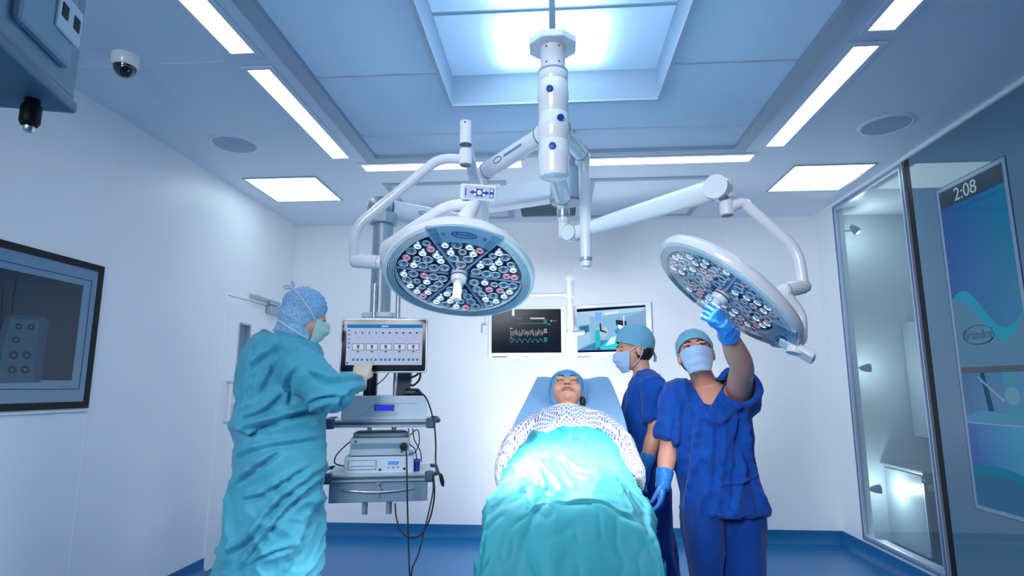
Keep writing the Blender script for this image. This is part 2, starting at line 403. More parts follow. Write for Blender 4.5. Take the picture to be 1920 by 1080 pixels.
# ---- round speakers, dome camera, hatches, vent
M_spk = mat('speaker_mesh', (.42, .5, .6), .7); M_spk = bumpy(M_spk, 900, .3, .001)
def speaker(label, x, y):
    t = thing('ceiling_speaker', label, 'speaker', (x, y, H), 'ceiling speakers')
    MB().lathe([(.158, 0), (.158, -.004), (.15, -.009), (.137, -.01), (.134, -.006)], Matrix.Translation((x, y, H)), 48).build('rim', M_ceil, t)
    MB().lathe([(.134, -.004), (.134, -.006), (.05, -.0075), (.004, -.008)], Matrix.Translation((x, y, H)), 48).build('grille', M_spk, t); return t
s1 = speaker('round ceiling speaker between the strip light and the left wall', -2.11, 3.565)
dup(s1, (4.18, .005, 0), 'round ceiling speaker above the glass wall on the right')
cm = thing('dome_camera', 'small white dome security camera with black bubble on the ceiling', 'camera', (-2.08, 2.515, H))
MB().lathe([(.064, 0), (.064, -.012), (.06, -.05), (.055, -.058), (.05, -.058)], Matrix.Translation((-2.08, 2.515, H)), 40).build('housing', M_plast, cm)
MB().lathe([(.052, -.056)]+[(.05*math.cos(a), -.06-.05*math.sin(a)) for a in [i*PI/2/9 for i in range(10)]][:-1]+[(.003, -.11)], Matrix.Translation((-2.08, 2.515, H)), 40).build('bubble', mat('smoked_dome', (.008, .01, .016), .06, coat=1), cm)
def hatch(label, x0, x1, y0, y1):
    t = thing('ceiling_hatch', label, 'hatch', ((x0+x1)/2, (y0+y1)/2, H), 'ceiling hatches'); w = .05; f = MB()
    for a, b, c, d in ((x0, x0+w, y0, y1), (x1-w, x1, y0, y1), (x0+w, x1-w, y0, y0+w), (x0+w, x1-w, y1-w, y1)): f.box(((a+b)/2, (c+d)/2, H-.004), (b-a, d-c, .012))
    f.build('frame', M_frame, t, smooth=False); f = MB().box(((x0+x1)/2, (y0+y1)/2, H-.001), (x1-x0-2*w, y1-y0-2*w, .006)); f.build('panel', M_ceil, t, smooth=False); return t
hatch('grey-framed ceiling hatch behind the back strip lights, left of the vent', -1.345, -.36, 4.39, 5.42)
hatch('grey-framed ceiling hatch right of the vent, behind the long white lamp arm', .29, 1.3, 4.40, 5.45)
vt = thing('ceiling_vent', 'dark grey slotted ceiling vent behind the central column', 'vent', (-.04, 5, H))
f = MB()
for a, b, c, d in ((-.33, -.285, 4.42, 5.42), (.215, .26, 4.42, 5.42), (-.285, .215, 4.42, 4.46), (-.285, .215, 5.38, 5.42)): f.box(((a+b)/2, (c+d)/2, H-.005), (b-a, d-c, .012))
f.build('frame', M_plast2, vt, smooth=False); MB().box((-.035, 4.92, H-.002), (.5, .92, .005)).build('backing', mat('vent_dark', (.04, .055, .07), .7), vt, smooth=False)
f = MB()
for i in range(22): f.box((-.035, 4.49+i*.041, H-.008), (.5, .006, .008))
f.build('louvre', M_frame, vt, smooth=False)

# ---- door in the left wall
dr = struct(thing('door_1', 'white door', 'door')); del dr['category']; del dr['label']
dy, dh = (DY0+DY1)/2, DH
f = MB(); x = L-.02   # leaf with a slot for the vision panel
VY0, VY1, VZ0, VZ1 = 4.63, 4.83, 1.27, 1.875
for a, b, c, d in ((DY0+.004, VY0, .006, dh-.004), (VY1, DY1-.004, .006, dh-.004), (VY0, VY1, .006, VZ0), (VY0, VY1, VZ1, dh-.004)): f.box((x, (a+b)/2, (c+d)/2), (.044, b-a, d-c))
f.build('door_leaf', M_wall, dr, smooth=False)
f = MB()
for a, b, c, d in ((DY0-.03, DY0, 0, dh+.03), (DY1, DY1+.03, 0, dh+.03), (DY0, DY1, dh, dh+.03)): f.box((L+.0015, (a+b)/2, (c+d)/2), (.006, b-a, d-c))
f.build('door_frame', M_seam, dr, smooth=False)
f = MB(); w = .018
for a, b, c, d in ((VY0, VY0+w, VZ0, VZ1), (VY1-w, VY1, VZ0, VZ1), (VY0+w, VY1-w, VZ0, VZ0+w), (VY0+w, VY1-w, VZ1-w, VZ1)): f.box((x+.002, (a+b)/2, (c+d)/2), (.05, b-a, d-c))
f.build('vision_panel_frame', M_grey, dr, smooth=False, bevel=.003)
MB().box((x-.005, (VY0+VY1)/2, (VZ0+VZ1)/2), (.006, VY1-VY0-.03, VZ1-VZ0-.03)).build('vision_panel', mat('tinted_pane', lin('#5c7f99'), .05, spec=.8), dr, smooth=False)
MB().tube(fillet([(L, 4.53, 1.385), (L+.06, 4.53, 1.385), (L+.06, 4.53, 1.07), (L, 4.53, 1.07)], .03), .0115).build('handle', M_steel, dr)
cl = thing('door_closer', 'grey box door closer with slide arm at the top of the white door', 'door closer', (L+.03, 5.1, 2.05))
MB().box((L+.032, 5.2, 2.035), (.05, .28, .075)).build('body', M_grey, cl, smooth=False, bevel=.006)
MB().box((L+.03, 5.0, 2.108), (.03, .5, .028)).build('slide_rail', M_grey, cl, smooth=False, bevel=.005)
MB().box((L+.06, 5.1, 2.085), (.018, .2, .012), Matrix.Rotation(.15, 4, 'Z')).build('arm', M_steel, cl, smooth=False, bevel=.003)

# ---- big recessed screen on the left wall
sc = thing('wall_screen', 'large dark wall screen in black surround on the left wall', 'screen', (L, 2.4, 1.23))
SY0, SY1, SZ0, SZ1 = 1.62, 3.135, 1.235, 2.03
def ringbox(mb, y0, y1, z0, z1, w, x, t):
    for a, b, c, d in ((y0, y0+w, z0, z1), (y1-w, y1, z0, z1), (y0+w, y1-w, z0, z0+w), (y0+w, y1-w, z1-w, z1)): mb.box((x, (a+b)/2, (c+d)/2), (t, b-a, d-c))
    return mb
ringbox(MB(), SY0, SY1, SZ0, SZ1, .036, L+.004, .012).build('surround', M_black, sc, smooth=False)
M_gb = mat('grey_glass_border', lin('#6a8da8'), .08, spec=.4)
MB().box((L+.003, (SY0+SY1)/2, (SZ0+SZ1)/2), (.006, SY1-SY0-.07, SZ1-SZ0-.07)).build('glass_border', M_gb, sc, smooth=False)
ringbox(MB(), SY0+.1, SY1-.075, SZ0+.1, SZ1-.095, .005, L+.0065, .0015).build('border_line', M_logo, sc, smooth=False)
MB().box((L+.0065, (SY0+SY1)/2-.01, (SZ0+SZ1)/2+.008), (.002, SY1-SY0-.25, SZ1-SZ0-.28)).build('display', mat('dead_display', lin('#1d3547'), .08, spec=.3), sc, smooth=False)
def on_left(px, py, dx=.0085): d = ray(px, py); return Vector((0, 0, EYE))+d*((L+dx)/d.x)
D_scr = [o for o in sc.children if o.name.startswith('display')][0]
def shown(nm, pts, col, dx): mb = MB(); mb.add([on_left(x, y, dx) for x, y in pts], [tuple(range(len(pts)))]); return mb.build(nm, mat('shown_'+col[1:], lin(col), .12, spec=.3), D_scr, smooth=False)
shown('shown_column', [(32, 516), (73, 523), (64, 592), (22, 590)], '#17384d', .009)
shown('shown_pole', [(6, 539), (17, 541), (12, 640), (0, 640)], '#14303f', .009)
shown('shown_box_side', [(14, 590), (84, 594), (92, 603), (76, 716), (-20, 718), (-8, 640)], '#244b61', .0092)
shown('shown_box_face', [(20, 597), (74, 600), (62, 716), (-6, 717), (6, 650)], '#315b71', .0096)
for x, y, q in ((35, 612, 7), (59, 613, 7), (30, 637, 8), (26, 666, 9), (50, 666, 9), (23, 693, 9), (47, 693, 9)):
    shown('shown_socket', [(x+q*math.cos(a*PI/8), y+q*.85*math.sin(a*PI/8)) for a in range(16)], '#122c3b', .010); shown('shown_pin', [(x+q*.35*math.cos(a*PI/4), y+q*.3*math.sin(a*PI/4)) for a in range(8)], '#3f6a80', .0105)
MB().box((L+.006, (SY0+SY1)/2, SZ0-.012), (.012, SY1-SY0, .008)).build('ledge', M_seam, sc, smooth=False)
def brand(mb_list, M, s, w=1.0): pass
MB().box((L+.007, 2.985, 1.352), (.001, .075, .009)).build('badge', M_grtext, sc, smooth=False)

# ---- tall window on the right with the store behind it
wn = struct(thing('window_1', '', '')); del wn['label']; del wn['category']
f = ringbox(MB(), WY0, WY1, WZ0, WZ1, .045, R+.002, .03)
f.build('window_frame', mat('window_frame_alu', (.50, .60, .74), .35, .4), wn, smooth=False)
ringbox(MB(), WY0+.012, WY1-.012, WZ0+.012, WZ1-.012, .006, R-.0135, .003).build('frame_line', mat('line_blue', lin('#16407f'), .4), wn, smooth=False)
ringbox(MB(), WY0+.026, WY1-.026, WZ0+.026, WZ1-.026, .004, R-.0135, .003).build('gasket', M_line, wn, smooth=False)
MB().box((R+.01, (WY0+WY1)/2, (WZ0+WZ1)/2), (.008, WY1-WY0-.09, WZ1-WZ0-.09)).build('window_pane', glassy('store_glass', (.80, .88, .92), .03, .015, (.42, .52, .58), .14), wn, smooth=False)
x1 = R+1.25
struct(slab('wall_store', (x1, WY0-.9, 0), (x1+.1, D, H), mat('store_wall', lin('#93a6b0'), .5)))
struct(slab('wall_store.001', (R+.16, WY0-1.0, 0), (x1, WY0-.9, H), MATS['store_wall']))
M_conc = mat('store_plaster', lin('#9db0ba'), .55)
struct(slab('wall_store_back', (R+.08, D-.02, 0), (x1, D+.001, H), M_conc))
# three little lamps fixed to the pier's far edge, throwing light along the store's end wall
def wall_lamp(px, py, label, tilt, e):
    c = P(px, py, 5.34); x0 = R+.08
    t = thing('wall_lamp', label, 'lamp', (x0, c.y, c.z), 'small lamps behind the glass')
    MB().lathe([(.018, 0), (.018, .006)], zframe((x0, c.y, c.z), (1, 0, 0)), 16).build('base', M_dgrey, t)
    MB().tube([(x0, c.y, c.z), (c.x-.05, c.y, c.z+.004)], .006, 10).build('arm', M_dgrey, t)
    d = Vector((math.cos(tilt), -.12, math.sin(tilt))).normalized(); q = c-d*.07
    MB().lathe([(.008, 0), (.02, .012), (.033, .05), (.038, .085), (.034, .085), (.03, .05)], zframe(q, d), 24, cap=False).build('shade', M_dgrey, t)
    MB().ell(q+d*.075, (.022, .022, .022), None, 14, 8).build('bulb', glow('lamp_bulb', (1, .93, .8), 14) if 'lamp_bulb' not in MATS else MATS['lamp_bulb'], t)
    l_ = bpy.data.lights.new('wall_lamp_light', 'POINT'); l_.energy = e; l_.shadow_soft_size = .02; l_.color = (1, .95, .86)
    s_ = bpy.data.objects.new('wall_lamp_light', l_); C.objects.link(s_); s_.location = q+d*.13; s_.parent = t; s_.matrix_parent_inverse = Matrix.Translation(-parent_loc(t)); return t
wall_lamp(1606, 433, 'topmost of the three small lamps behind the tall glass window', -.9, 2.4)
wall_lamp(1628, 690, 'middle of the three small lamps behind the tall glass window', .03, 3)
wall_lamp(1647, 917, 'lowest of the three small lamps behind the tall glass window', .05, 4)
area('store_fill_light', (3.15, 4.9, 2.9), (3.15, 5.0, 0), 2.2, .5, .5, (.9, .96, 1))  # added fill that lifts the dark store, no fixture is seen there
# steel cabinets in the store
def cabinet(name, label, a, b, y, dpt, z0, col):
    t = thing(name, label, 'cabinet', ((a+b)/2, y+dpt/2, z0)); return t
a = P(1692, 606, 5.53); x0, xe = a.x, min(a.x+.6, 3.72)
cb = thing('tall_cabinet', 'tall pale cabinet partly hidden behind the window frame', 'cabinet', (x0+.37, 5.36, .92))
M_cab = mat('cabinet_pale', lin('#8fa3ae'), .4)
mb = MB(); mb.box(((x0+xe)/2, 5.375, (a.z+.92)/2), (xe-x0, .33, a.z-.92)); mb.build('body', M_cab, cb, smooth=False, bevel=.006)
for i, (z0, z1) in enumerate(((.96, 1.22), (1.24, 1.55), (1.57, a.z-.03))): MB().box(((x0+xe)/2+.02, 5.203, (z0+z1)/2), (xe-x0-.08, .014, z1-z0)).build('door', mat('cabinet_door', lin('#a5b4bb'), .35), cb, smooth=False, bevel=.004)
for z_ in (1.1, 1.4, 1.66): MB().box((x0+.15, 5.19, z_), (.03, .02, .05)).build('latch', M_dgrey, cb, smooth=False, bevel=.003)
mb = MB(); b_ = P(1716, 890, 5.1); zt = b_.z
cb = thing('low_cabinet', 'low steel cabinet with dark door and yellow label behind the glass', 'cabinet', (b_.x+.3, 5.25, 0))
mb.box((b_.x+.32, 5.29, zt/2+.02), (.64, .54, zt-.04)); mb.build('body', M_cab, cb, smooth=False, bevel=.006)
f = MB(); w = .022
for q in ((b_.x+w/2, .32, w, zt-.1), (b_.x+.63, .32, w, zt-.1)): f.box((q[0], 5.012, zt/2), (q[2], .02, q[3]))
f.box((b_.x+.32, 5.012, zt-.03), (.62, .02, .03)); f.build('door_rim', M_steel, cb, smooth=False, bevel=.002)
MB().box((b_.x+.32, 5.014, zt/2-.02), (.59, .012, zt-.12)).build('door', mat('cabinet_glass', lin('#3c4c54'), .12, spec=.7), cb, smooth=False)
MB().box((b_.x+.075, 5.006, zt-.085), (.1, .004, .05)).build('label', mat('label_yellow', lin('#d8b23a'), .5), cb, smooth=False)
MB().box((b_.x+.32, 5.25, zt+.03), (.7, .6, .022)).build('top_shelf', M_steel, cb, smooth=False, bevel=.003)

# ---- glass information screen on the right-hand cladding
ds = thing('information_screen', 'tall blue wall screen showing 2:08 on the right glass wall', 'screen', (R, 3.4, .65))
TY0, TY1, TZ0, TZ1 = 3.275, 3.81, .665, 2.575    # picture area; it goes on past the frame edge
XS = R-.001
MB().box((XS-.002, (TY0+TY1)/2, (TZ0+TZ1)/2), (.004, TY1-TY0+.05, TZ1-TZ0+.05)).build('bezel', mat('screen_bezel', lin('#8aa2b8'), .15), ds, smooth=False)
ringbox(MB(), TY0-.03, TY1+.035, TZ0-.028, TZ1+.032, .0055, XS-.0005, .002).build('border_line', mat('line_blue', '#16407f'), ds, smooth=False)
def sm(n_, c1, c2, st):          # lit picture: a colour run across the screen as displayed
    m = bpy.data.materials.new(n_); m.use_nodes = True; t = m.node_tree; t.nodes.clear(); o = t.nodes.new('ShaderNodeOutputMaterial'); e = t.nodes.new('ShaderNodeEmission')
    tc = t.nodes.new('ShaderNodeTexCoord'); sp = t.nodes.new('ShaderNodeSeparateXYZ'); r = t.nodes.new('ShaderNodeValToRGB')
    r.color_ramp.elements[0].color = (*lin(c1), 1); r.color_ramp.elements[1].color = (*lin(c2), 1)
    gl = t.nodes.new('ShaderNodeBsdfGlossy'); gl.inputs['Roughness'].default_value = .03; gl.inputs[0].default_value = (.05, .06, .08, 1); ad = t.nodes.new('ShaderNodeAddShader')
    t.links.new(tc.outputs['Generated'], sp.inputs[0]); t.links.new(sp.outputs[1], r.inputs[0]); t.links.new(r.outputs[0], e.inputs[0]); e.inputs[1].default_value = st*.5
    t.links.new(e.outputs[0], ad.inputs[0]); t.links.new(gl.outputs[0], ad.inputs[1]); t.links.new(ad.outputs[0], o.inputs[0]); return m
def pic(name, pts, m, dx=.0055): # polygon in screen coordinates: u from the far edge (left in view), v from the top
    mb = MB(); v = [(XS-dx, TY1-u, TZ1-w_) for u, w_ in pts]; mb.add(v, [tuple(range(len(v)))]); return mb.build(name, m, ds, smooth=False)
WT, HT = TY1-TY0, TZ1-TZ0
pic('header_bar', [(0, 0), (WT, 0), (WT, .115), (0, .115)], mat('header_dark', lin('#2d4656'), .1))
pic('picture', [(0, .115), (WT, .115), (WT, 1.11), (0, 1.11)], sm('screen_teal', '#0b6a93', '#1f4a93', .8))
wave = [(WT*i/40, .73-.10*math.sin(i/40*PI*1.9+.3)+.10*(i/40)) for i in range(41)]
pic('picture_swoosh', wave+[(WT, 1.11), (0, 1.11)], glow('screen_pale', lin('#527c9c'), .9), .006)
w2 = [(u, v+.085*math.sin(PI*min(1, u/WT*1.02))+.012) for u, v in wave]
pic('picture_ribbon', wave+w2[::-1], glow('screen_aqua', lin('#2d8db0'), .9), .0065)
pic('divider', [(0, 1.11), (WT, 1.11), (WT, 1.145), (0, 1.145)], mat('header_dark', '#2d4656'))
pic('photo', [(0, 1.145), (WT, 1.145), (WT, 1.43), (0, 1.43)], sm('screen_photo', '#3273a0', '#2b5d8c', .75))
pic('photo_floor', [(0, 1.43), (WT, 1.43), (WT, 1.40), (WT*.55, 1.37), (WT*.25, 1.36), (0, 1.40)], glow('photo_pale', lin('#4b86ad'), .9), .006)
pic('photo_column', [(WT*.62, 1.145), (WT*.82, 1.145), (WT*.84, 1.43), (WT*.62, 1.43)], glow('photo_column', lin('#4d95b8'), .7), .006)
pic('photo_cart', [(WT*.30, 1.145), (WT*.36, 1.145), (WT*.44, 1.36), (WT*.36, 1.37)], glow('photo_dark', lin('#2a5878'), .7), .006)
pic('photo_arm', [(WT*.24, 1.17), (WT*.27, 1.165), (WT*.62, 1.30), (WT*.60, 1.315)], glow('photo_arm', lin('#7fa5bd'), .7), .0065)
pic('photo_lamp', [(WT*.72+.055*math.cos(a*PI/8), 1.275+.05*math.sin(a*PI/8)) for a in range(16)], glow('photo_lamp', lin('#6e9fbd'), .7), .007)
pic('lower_picture', [(0, 1.44), (WT, 1.44), (WT, HT), (0, HT)], sm('screen_teal_low', '#1590b4', '#1d4b9c', .7))
w3 = [(WT*i/20, 1.69-.03*math.sin(i/20*PI)+.06*(i/20)**2) for i in range(21)]
pic('lower_ribbon', w3+[(u, v+.05) for u, v in w3[::-1]], glow('screen_ribbon', lin('#2a87ad'), .6), .0062)
pic('lower_swoosh', [(u, v+.04) for u, v in w3]+[(WT, HT), (0, HT)], glow('screen_low', lin('#33628a'), .9), .006)
MT = lambda u, v: frame((XS-.0075, TY1-u, TZ1-v), (0, -1, 0), (0, 0, 1), (-1, 0, 0))
text('t', '2:08', MT(.235, .06), .115, None).build('clock_digits', glow('clock_white', lin('#9fb8c8'), .8), ds, smooth=False)
text('t', 'Brandon', MT(.19, .925), .075, None).build('lettering', mat('logo_slate', lin('#2c5778'), .4), ds, smooth=False)
mb = MB(); mb.tube([(XS-.0075, TY1-.19-.125*math.cos(a), TZ1-.925+.055*math.sin(a)) for a in [i*PI*1.75/30+.35 for i in range(31)]], [.002+.003*(i/30) for i in range(31)], 6); mb.build('logo_ring', MATS['logo_slate'], ds)
# ---------------------------------------------------------------- central column with its extension arms
def Pz(px, py, z):
    d = ray(px, py); return Vector((0, 0, EYE))+d*((z-EYE)/d.z)
YC = 2.43
ax = (P(1035, 90, YC).x+P(1040, 320, YC).x)/2
cz = lambda py: P(1037, py, YC).z
col = thing('lamp_mount', 'white ceiling column with three blue knobs carrying the lamp arms', 'ceiling column', (ax, YC, cz(75)), )
A0 = Matrix.Translation((ax, YC, 0))
MB().tube([(ax, YC, cz(72)), (ax, YC, 3.5)], .0145, 20).build('pole', M_pole, col)
out = [(.112*math.cos(PI/8+i*PI/4), .112*math.sin(PI/8+i*PI/4)) for i in range(8)]
MB().prism(out, .034, Matrix.Translation((ax, YC, cz(92)))).build('mounting_plate', M_plast, col, smooth=False, bevel=.004)
zb, zt = cz(330), cz(134)
MB().lathe([(.055, zt-.005), (.055, cz(92)+.002), (.06, cz(92)+.012)], A0, 40).build('neck', M_plast, col)
for a in (-2.1, -1.05):
    for z_ in (cz(97), cz(126)): MB().ell((ax+.055*math.cos(a), YC+.055*math.sin(a), z_), (.005, .005, .005), None, 8, 6).build('screw', M_line, col)
MB().lathe([(.0665, zt-.012), (.0665, zt-.004), (.056, zt+.003)], A0, 40).build('seal_ring', M_grey, col)
prof = [(.02, zb-.016), (.045, zb-.014), (.06, zb-.006), (.066, zb+.01)]
for a in (cz(290), cz(238), cz(178)):
    prof += [(.066, a-.028), (.0685, a-.022), (.0685, a+.014), (.066, a+.02), (.066, a+.052), (.0652, a+.053), (.0652, a+.055), (.066, a+.056)]
prof += [(.066, zt-.02), (.064, zt-.012)]
MB().lathe(prof, A0, 48).build('body', M_plast, col)
for px, py in ((1031, 167), (1050, 221), (1036, 274)):
    x_ = P(px, py, YC-.06).x; dx = max(-.06, min(.06, x_-ax)); dy = -math.sqrt(.067**2-dx*dx); d = Vector((dx, dy, 0)).normalized(); c = Vector((ax+dx, YC+dy, P(px, py, YC+dy).z))
    kn = MB().lathe([(.015, -.01), (.0155, .008), (.013, .014), (.004, .0155)], zframe(c, d), 20).build('brake_knob', M_blue, col)
def arm(pts, r, nm='extension_arm', par=col, m=M_plast, joint=True):
    return MB().tube(fillet(pts, .06), r, 28).build(nm, m, par)
z2 = cz(240); z1 = cz(226); z3 = cz(304)
eL = Pz(910, 322, z2); eR = Pz(1092, 290, z1); eB = Pz(1055, 372, z3)
def ext(e, z_, drop, r0=.04, r1=.046, rd=.032):
    c = Vector((ax, YC, z_)); d = (e-c).normalized(); ea = MB()
    ea.tube([c+d*.03, c+d*.09], .047, 28); ea.tube([c+d*.092, e-d*.03], [r0, r1], 28); ea.build('extension_arm', M_plast, col)
    MB().tube([c+d*.088, c+d*.094], .048, 28).build('joint_ring', M_line, col); MB().tube([e-d*.034, e-d*.029], r1+.0015, 28).build('joint_ring', M_line, col)
    dt = MB(); pts = fillet([e-d*.03, e+d*.025, e+d*.025+Vector((0, 0, -.12))], .055); n = len(pts)
    dt.tube(pts+[Vector((e.x+d.x*.025, e.y+d.y*.025, drop))], [r1-(r1-rd)*i/(n-1) for i in range(n)]+[rd], 28); dt.build('drop_tube', M_plast, col)
    return Vector((e.x+d.x*.025, e.y+d.y*.025, drop))
bL = ext(eL, z2, P(914, 408, eL.y).z); bR = ext(eR, z1, P(1093, 482, eR.y).z, .036, .04, .028); bB = ext(eB, z3, P(1056, 396, eB.y).z, .04, .044, .03)
MB().lathe([(.028, -.028), (.032, -.02), (.034, 0), (.034, .018), (.031, .02)], Matrix.Translation(bB+Vector((0, 0, -.006))), 32).build('end_collar', M_steel, col)
MB().lathe([(.026, -.016), (.03, -.012), (.03, .002)], Matrix.Translation(bR), 32).build('end_collar', M_grey, col)
# lettering on the left arm: maker's oval and a dark bar
c = Vector((ax, YC, z2)); d = (eL-c).normalized(); side = d.cross(Vector((0, 0, 1))); side = -side if side.y > 0 else side
nrm = (side*.92+Vector((0, 0, -.25))).normalized(); q = c+d*.28+nrm*.0445; xa = -d if d.x < 0 else d; ya = nrm.cross(xa)
MB().box((0, 0, 0), (.16, .011, .001)).xf(frame(q, xa, ya, nrm)).build('print_bar', M_grtext, col, smooth=False)
MB().tube([frame(q-xa*.14, xa, ya, nrm) @ Vector((.036*math.cos(a), .013*math.sin(a), .001)) for a in [i*2*PI/24 for i in range(25)]], .0016, 6).build('print_oval', M_logo, col)

# ---------------------------------------------------------------- surgical lamps
M_plate = mat('reflector_dark', lin('#3d536f'), .25, .1, spec=.7)
M_bezel = mat('clear_bezel', (.80, .87, .93), .35, 0, spec=.4)
M_groove = mat('bezel_groove', lin('#5b7691'), .3)
M_lens = glassy('lens_glass', (.86, .93, 1.0), .1, .06)
M_rim = mat('lens_rim', (.86, .92, .97), .15, 0, spec=.8)
M_cup = mat('lens_cup', lin('#6d92b3'), .15, 0, spec=.9)
M_ledw = glow('led_white', (.88, .95, 1.0), 7)
M_ledr = glow('led_red', (1.0, .03, .07), 3.6)
M_cover = glassy('lamp_cover', (.97, .985, 1.0), .015, .06)
def lens_mesh(kind):
    me = MB(); r, h = {'big': (.0215, .03), 'small': (.0165, .024)}[kind.split('_')[0]]; lit = kind.split('_')[1]
    M = Matrix.Identity(4); seg = 22
    me.cur = 0; me.lathe([(r, 0), (r*1.06, .0012), (r*1.06, .003), (r*.92, .0045), (r*.90, .001)], M, seg, cap=False)
    me.cur = 1; R_ = []          # fluted reflector cup
    for t_ in (0, .35, .7, 1): R_.append([Vector(((r*.96-(r*.62)*t_)*(1+.05*(k_ % 2))*math.cos(2*PI*k_/seg), (r*.96-(r*.62)*t_)*(1+.05*(k_ % 2))*math.sin(2*PI*k_/seg), .002-h*.55*t_**.8)) for k_ in range(seg)])
    f0 = len(me.f); me.rings(R_, False, True)
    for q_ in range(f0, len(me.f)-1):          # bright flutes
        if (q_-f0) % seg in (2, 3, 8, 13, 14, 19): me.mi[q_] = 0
    me.cur = 2; me.lathe([(.0004, -h*.12), (r*.22, -h*.16), (r*.30, -h*.5)], M, 12)
    if lit == 'dark': me.mi = [1 if q == 2 else q for q in me.mi]
    o = me.build('lens', [M_rim, M_cup, M_ledr if lit == 'red' else M_ledw]); d_ = o.data; bpy.data.objects.remove(o); return d_
LM = {k_: lens_mesh(k_) for k_ in ('big_dark', 'small_white', 'small_red', 'small_dark')}
def lamp_head(root, c, n, u, seed):
    n = n.normalized(); u = (u-n*u.dot(n)).normalized(); r = u.cross(n); M = frame(c, r, u, n)     # z = light direction, y = towards the neck
    RO = .333
    def rr(a, k_):       # outline with three shallow lobes
        b = (a-PI/2) % (2*PI/3); b = min(b, 2*PI/3-b); return k_+.010*math.cos(3*(a-PI/2))*(1 if k_ > .28 else .3)
    seg = 96
    def ringset(prof): return [[M @ Vector((rr(2*PI*i/seg, q)*math.cos(2*PI*i/seg), rr(2*PI*i/seg, q)*math.sin(2*PI*i/seg), z)) for i in range(seg)] for q, z in prof]
    MB().rings(ringset([(.318, .004), (.328, .002), (RO, -.008), (RO+.002, -.022), (.326, -.042), (.29, -.06), (.2, -.074), (.05, -.08)]), False, True).build('housing', M_plast, root)
    prof = [(.319, -.01), (.319, .003)]; gi = []
    for i in range(5): q = .317-i*.0075; gi += [len(prof)+1, len(prof)+2]; prof += [(q, .005), (q-.0042, .006), (q-.0050, .0005), (q-.0070, .0005)]
    prof += [(.277, .003), (.274, -.02)]
    bz = MB(); n_f = len(prof)-1; bz.rings(ringset(prof), False, False); bz.mi = [1 if (f // seg) in gi else 0 for f in range(len(bz.f))]; bz.build('bezel', [M_bezel, M_groove], root)
    pl = MB().rings(ringset([(.282, -.018), (.13, -.02), (.02, -.021)]), False, True).build('lens_plate', M_plate, root)
    rb = MB()
    for k_ in range(6):
        a = PI/2+PI/6+k_*PI/3; rot = Matrix.Rotation(a, 4, 'Z'); v0 = len(rb.v); rb.box((.160, 0, -.010), (.222, .009, .018)); rb.xf(M @ rot, v0)
    rb.build('rib', mat('rib_clear', lin('#a9b4cf'), .1, .2, spec=.8), root, smooth=False, bevel=.002)
    rng = random.Random(seed); spots_ = []
    for k_ in range(6):
        a0 = PI/2+k_*PI/3
        pat = [(.073, 0, 'big')]+[(.112, s_*.25, 'any') for s_ in (-1, 1)]+[(.150, t_, 'any') for t_ in (-.30, 0, .30)]+[(.190, t_, 'any') for t_ in (-.36, -.12, .12, .36)]+[(.228, t_, 'any') for t_ in (-.38, -.19, 0, .19, .38)][::1]
        kinds = ['big_dark', 'small_white', 'small_dark', 'big_dark', 'small_white', 'small_red', 'big_dark', 'small_white', 'big_dark', 'small_red', 'small_white', 'big_dark', 'small_white', 'small_dark', 'big_dark']
        order = kinds[1:]; rng.shuffle(order)
        for j, (q, t_, kk) in enumerate(pat):
            if k_ == 0 and q > .20: continue            # the badge panel sits there
            spots_.append((q+rng.uniform(-.004, .004), a0+t_+rng.uniform(-.02, .02), 'big_dark' if kk == 'big' else order[j-1]))
    for q, a, kd in spots_:
        o = bpy.data.objects.new('lens', LM[kd]); C.objects.link(o); o.parent = pl; o['label'] = {'white': 'lit white lens', 'red': 'lit red lens', 'dark': 'clear unlit lens'}[kd.split('_')[1]]
        q *= 1.07; o.matrix_local = M @ Matrix.Translation((q*math.cos(a), q*math.sin(a), -.004))
    # badge panel with fine ribs beside it
    def arcpanel(q0, q1, a0, a1, z, n_=24):
        mb = MB(); top = [(q0, a0+(a1-a0)*i/n_) for i in range(n_+1)]; bot = [(q1, a0+(a1-a0)*i/n_) for i in range(n_+1)]
        rs = []
        for i in range(n_+1):
            a = a0+(a1-a0)*i/n_; rs.append([M @ Vector((q*math.cos(a), q*math.sin(a), zz)) for q, zz in ((q0, z-.02), (q0, z), (q1, z), (q1, z-.02))])
        return mb.rings(rs)
    bp_ = arcpanel(.232, .332, PI/2-.50, PI/2+.50, .009).build('badge_panel', mat('badge_slate', lin('#93b4d2'), .35), root, bevel=.003)
    MB().tube([M @ Vector((.05*math.cos(a), .283+.017*math.sin(a), .0095)) for a in [i*2*PI/28 for i in range(29)]], .0022, 6).build('badge_oval', M_logo, bp_)
    text('t', 'Brandon', M @ Matrix.Translation((0, .283, .0092)), .022, None, shear=.3).build('badge_lettering', M_logo, bp_, smooth=False)
    for s_ in (-1, 1):
        MB().lathe([(.0085, .006), (.0085, .011), (.006, .0125), (.001, .0125)], M @ Matrix.Translation((s_*.083, .275, 0)), 14).build('badge_screw', M_line, bp_)
        f = MB()
        for i in range(8):
            q = .245+i*.0105; f.tube([M @ Vector((q*math.cos(PI/2+s_*w_), q*math.sin(PI/2+s_*w_), .0095)) for w_ in (.36, .48)], .0012, 6)
        f.build('badge_fins', M_plate, bp_)
    # centre hub and sterile handle
    MB().lathe([(.036, -.02), (.036, .012), (.032, .03), (.028, .034), (.004, .034)], M, 32).build('hub', M_plast, root)
    MB().lathe([(.0365, .006), (.0365, .012)], M, 32).build('hub_ring', M_logo, root)
    MB().lathe([(.018, .03), (.0175, .05), (.0165, .10), (.019, .118), (.018, .128), (.01, .132), (.003, .132)], M, 24).build('handle', M_plast2, root)
    MB().rings(ringset([(.318, .0085), (.2, .0105), (.04, .011)]), False, False).build('clear_cover', M_cover, root)
    return M
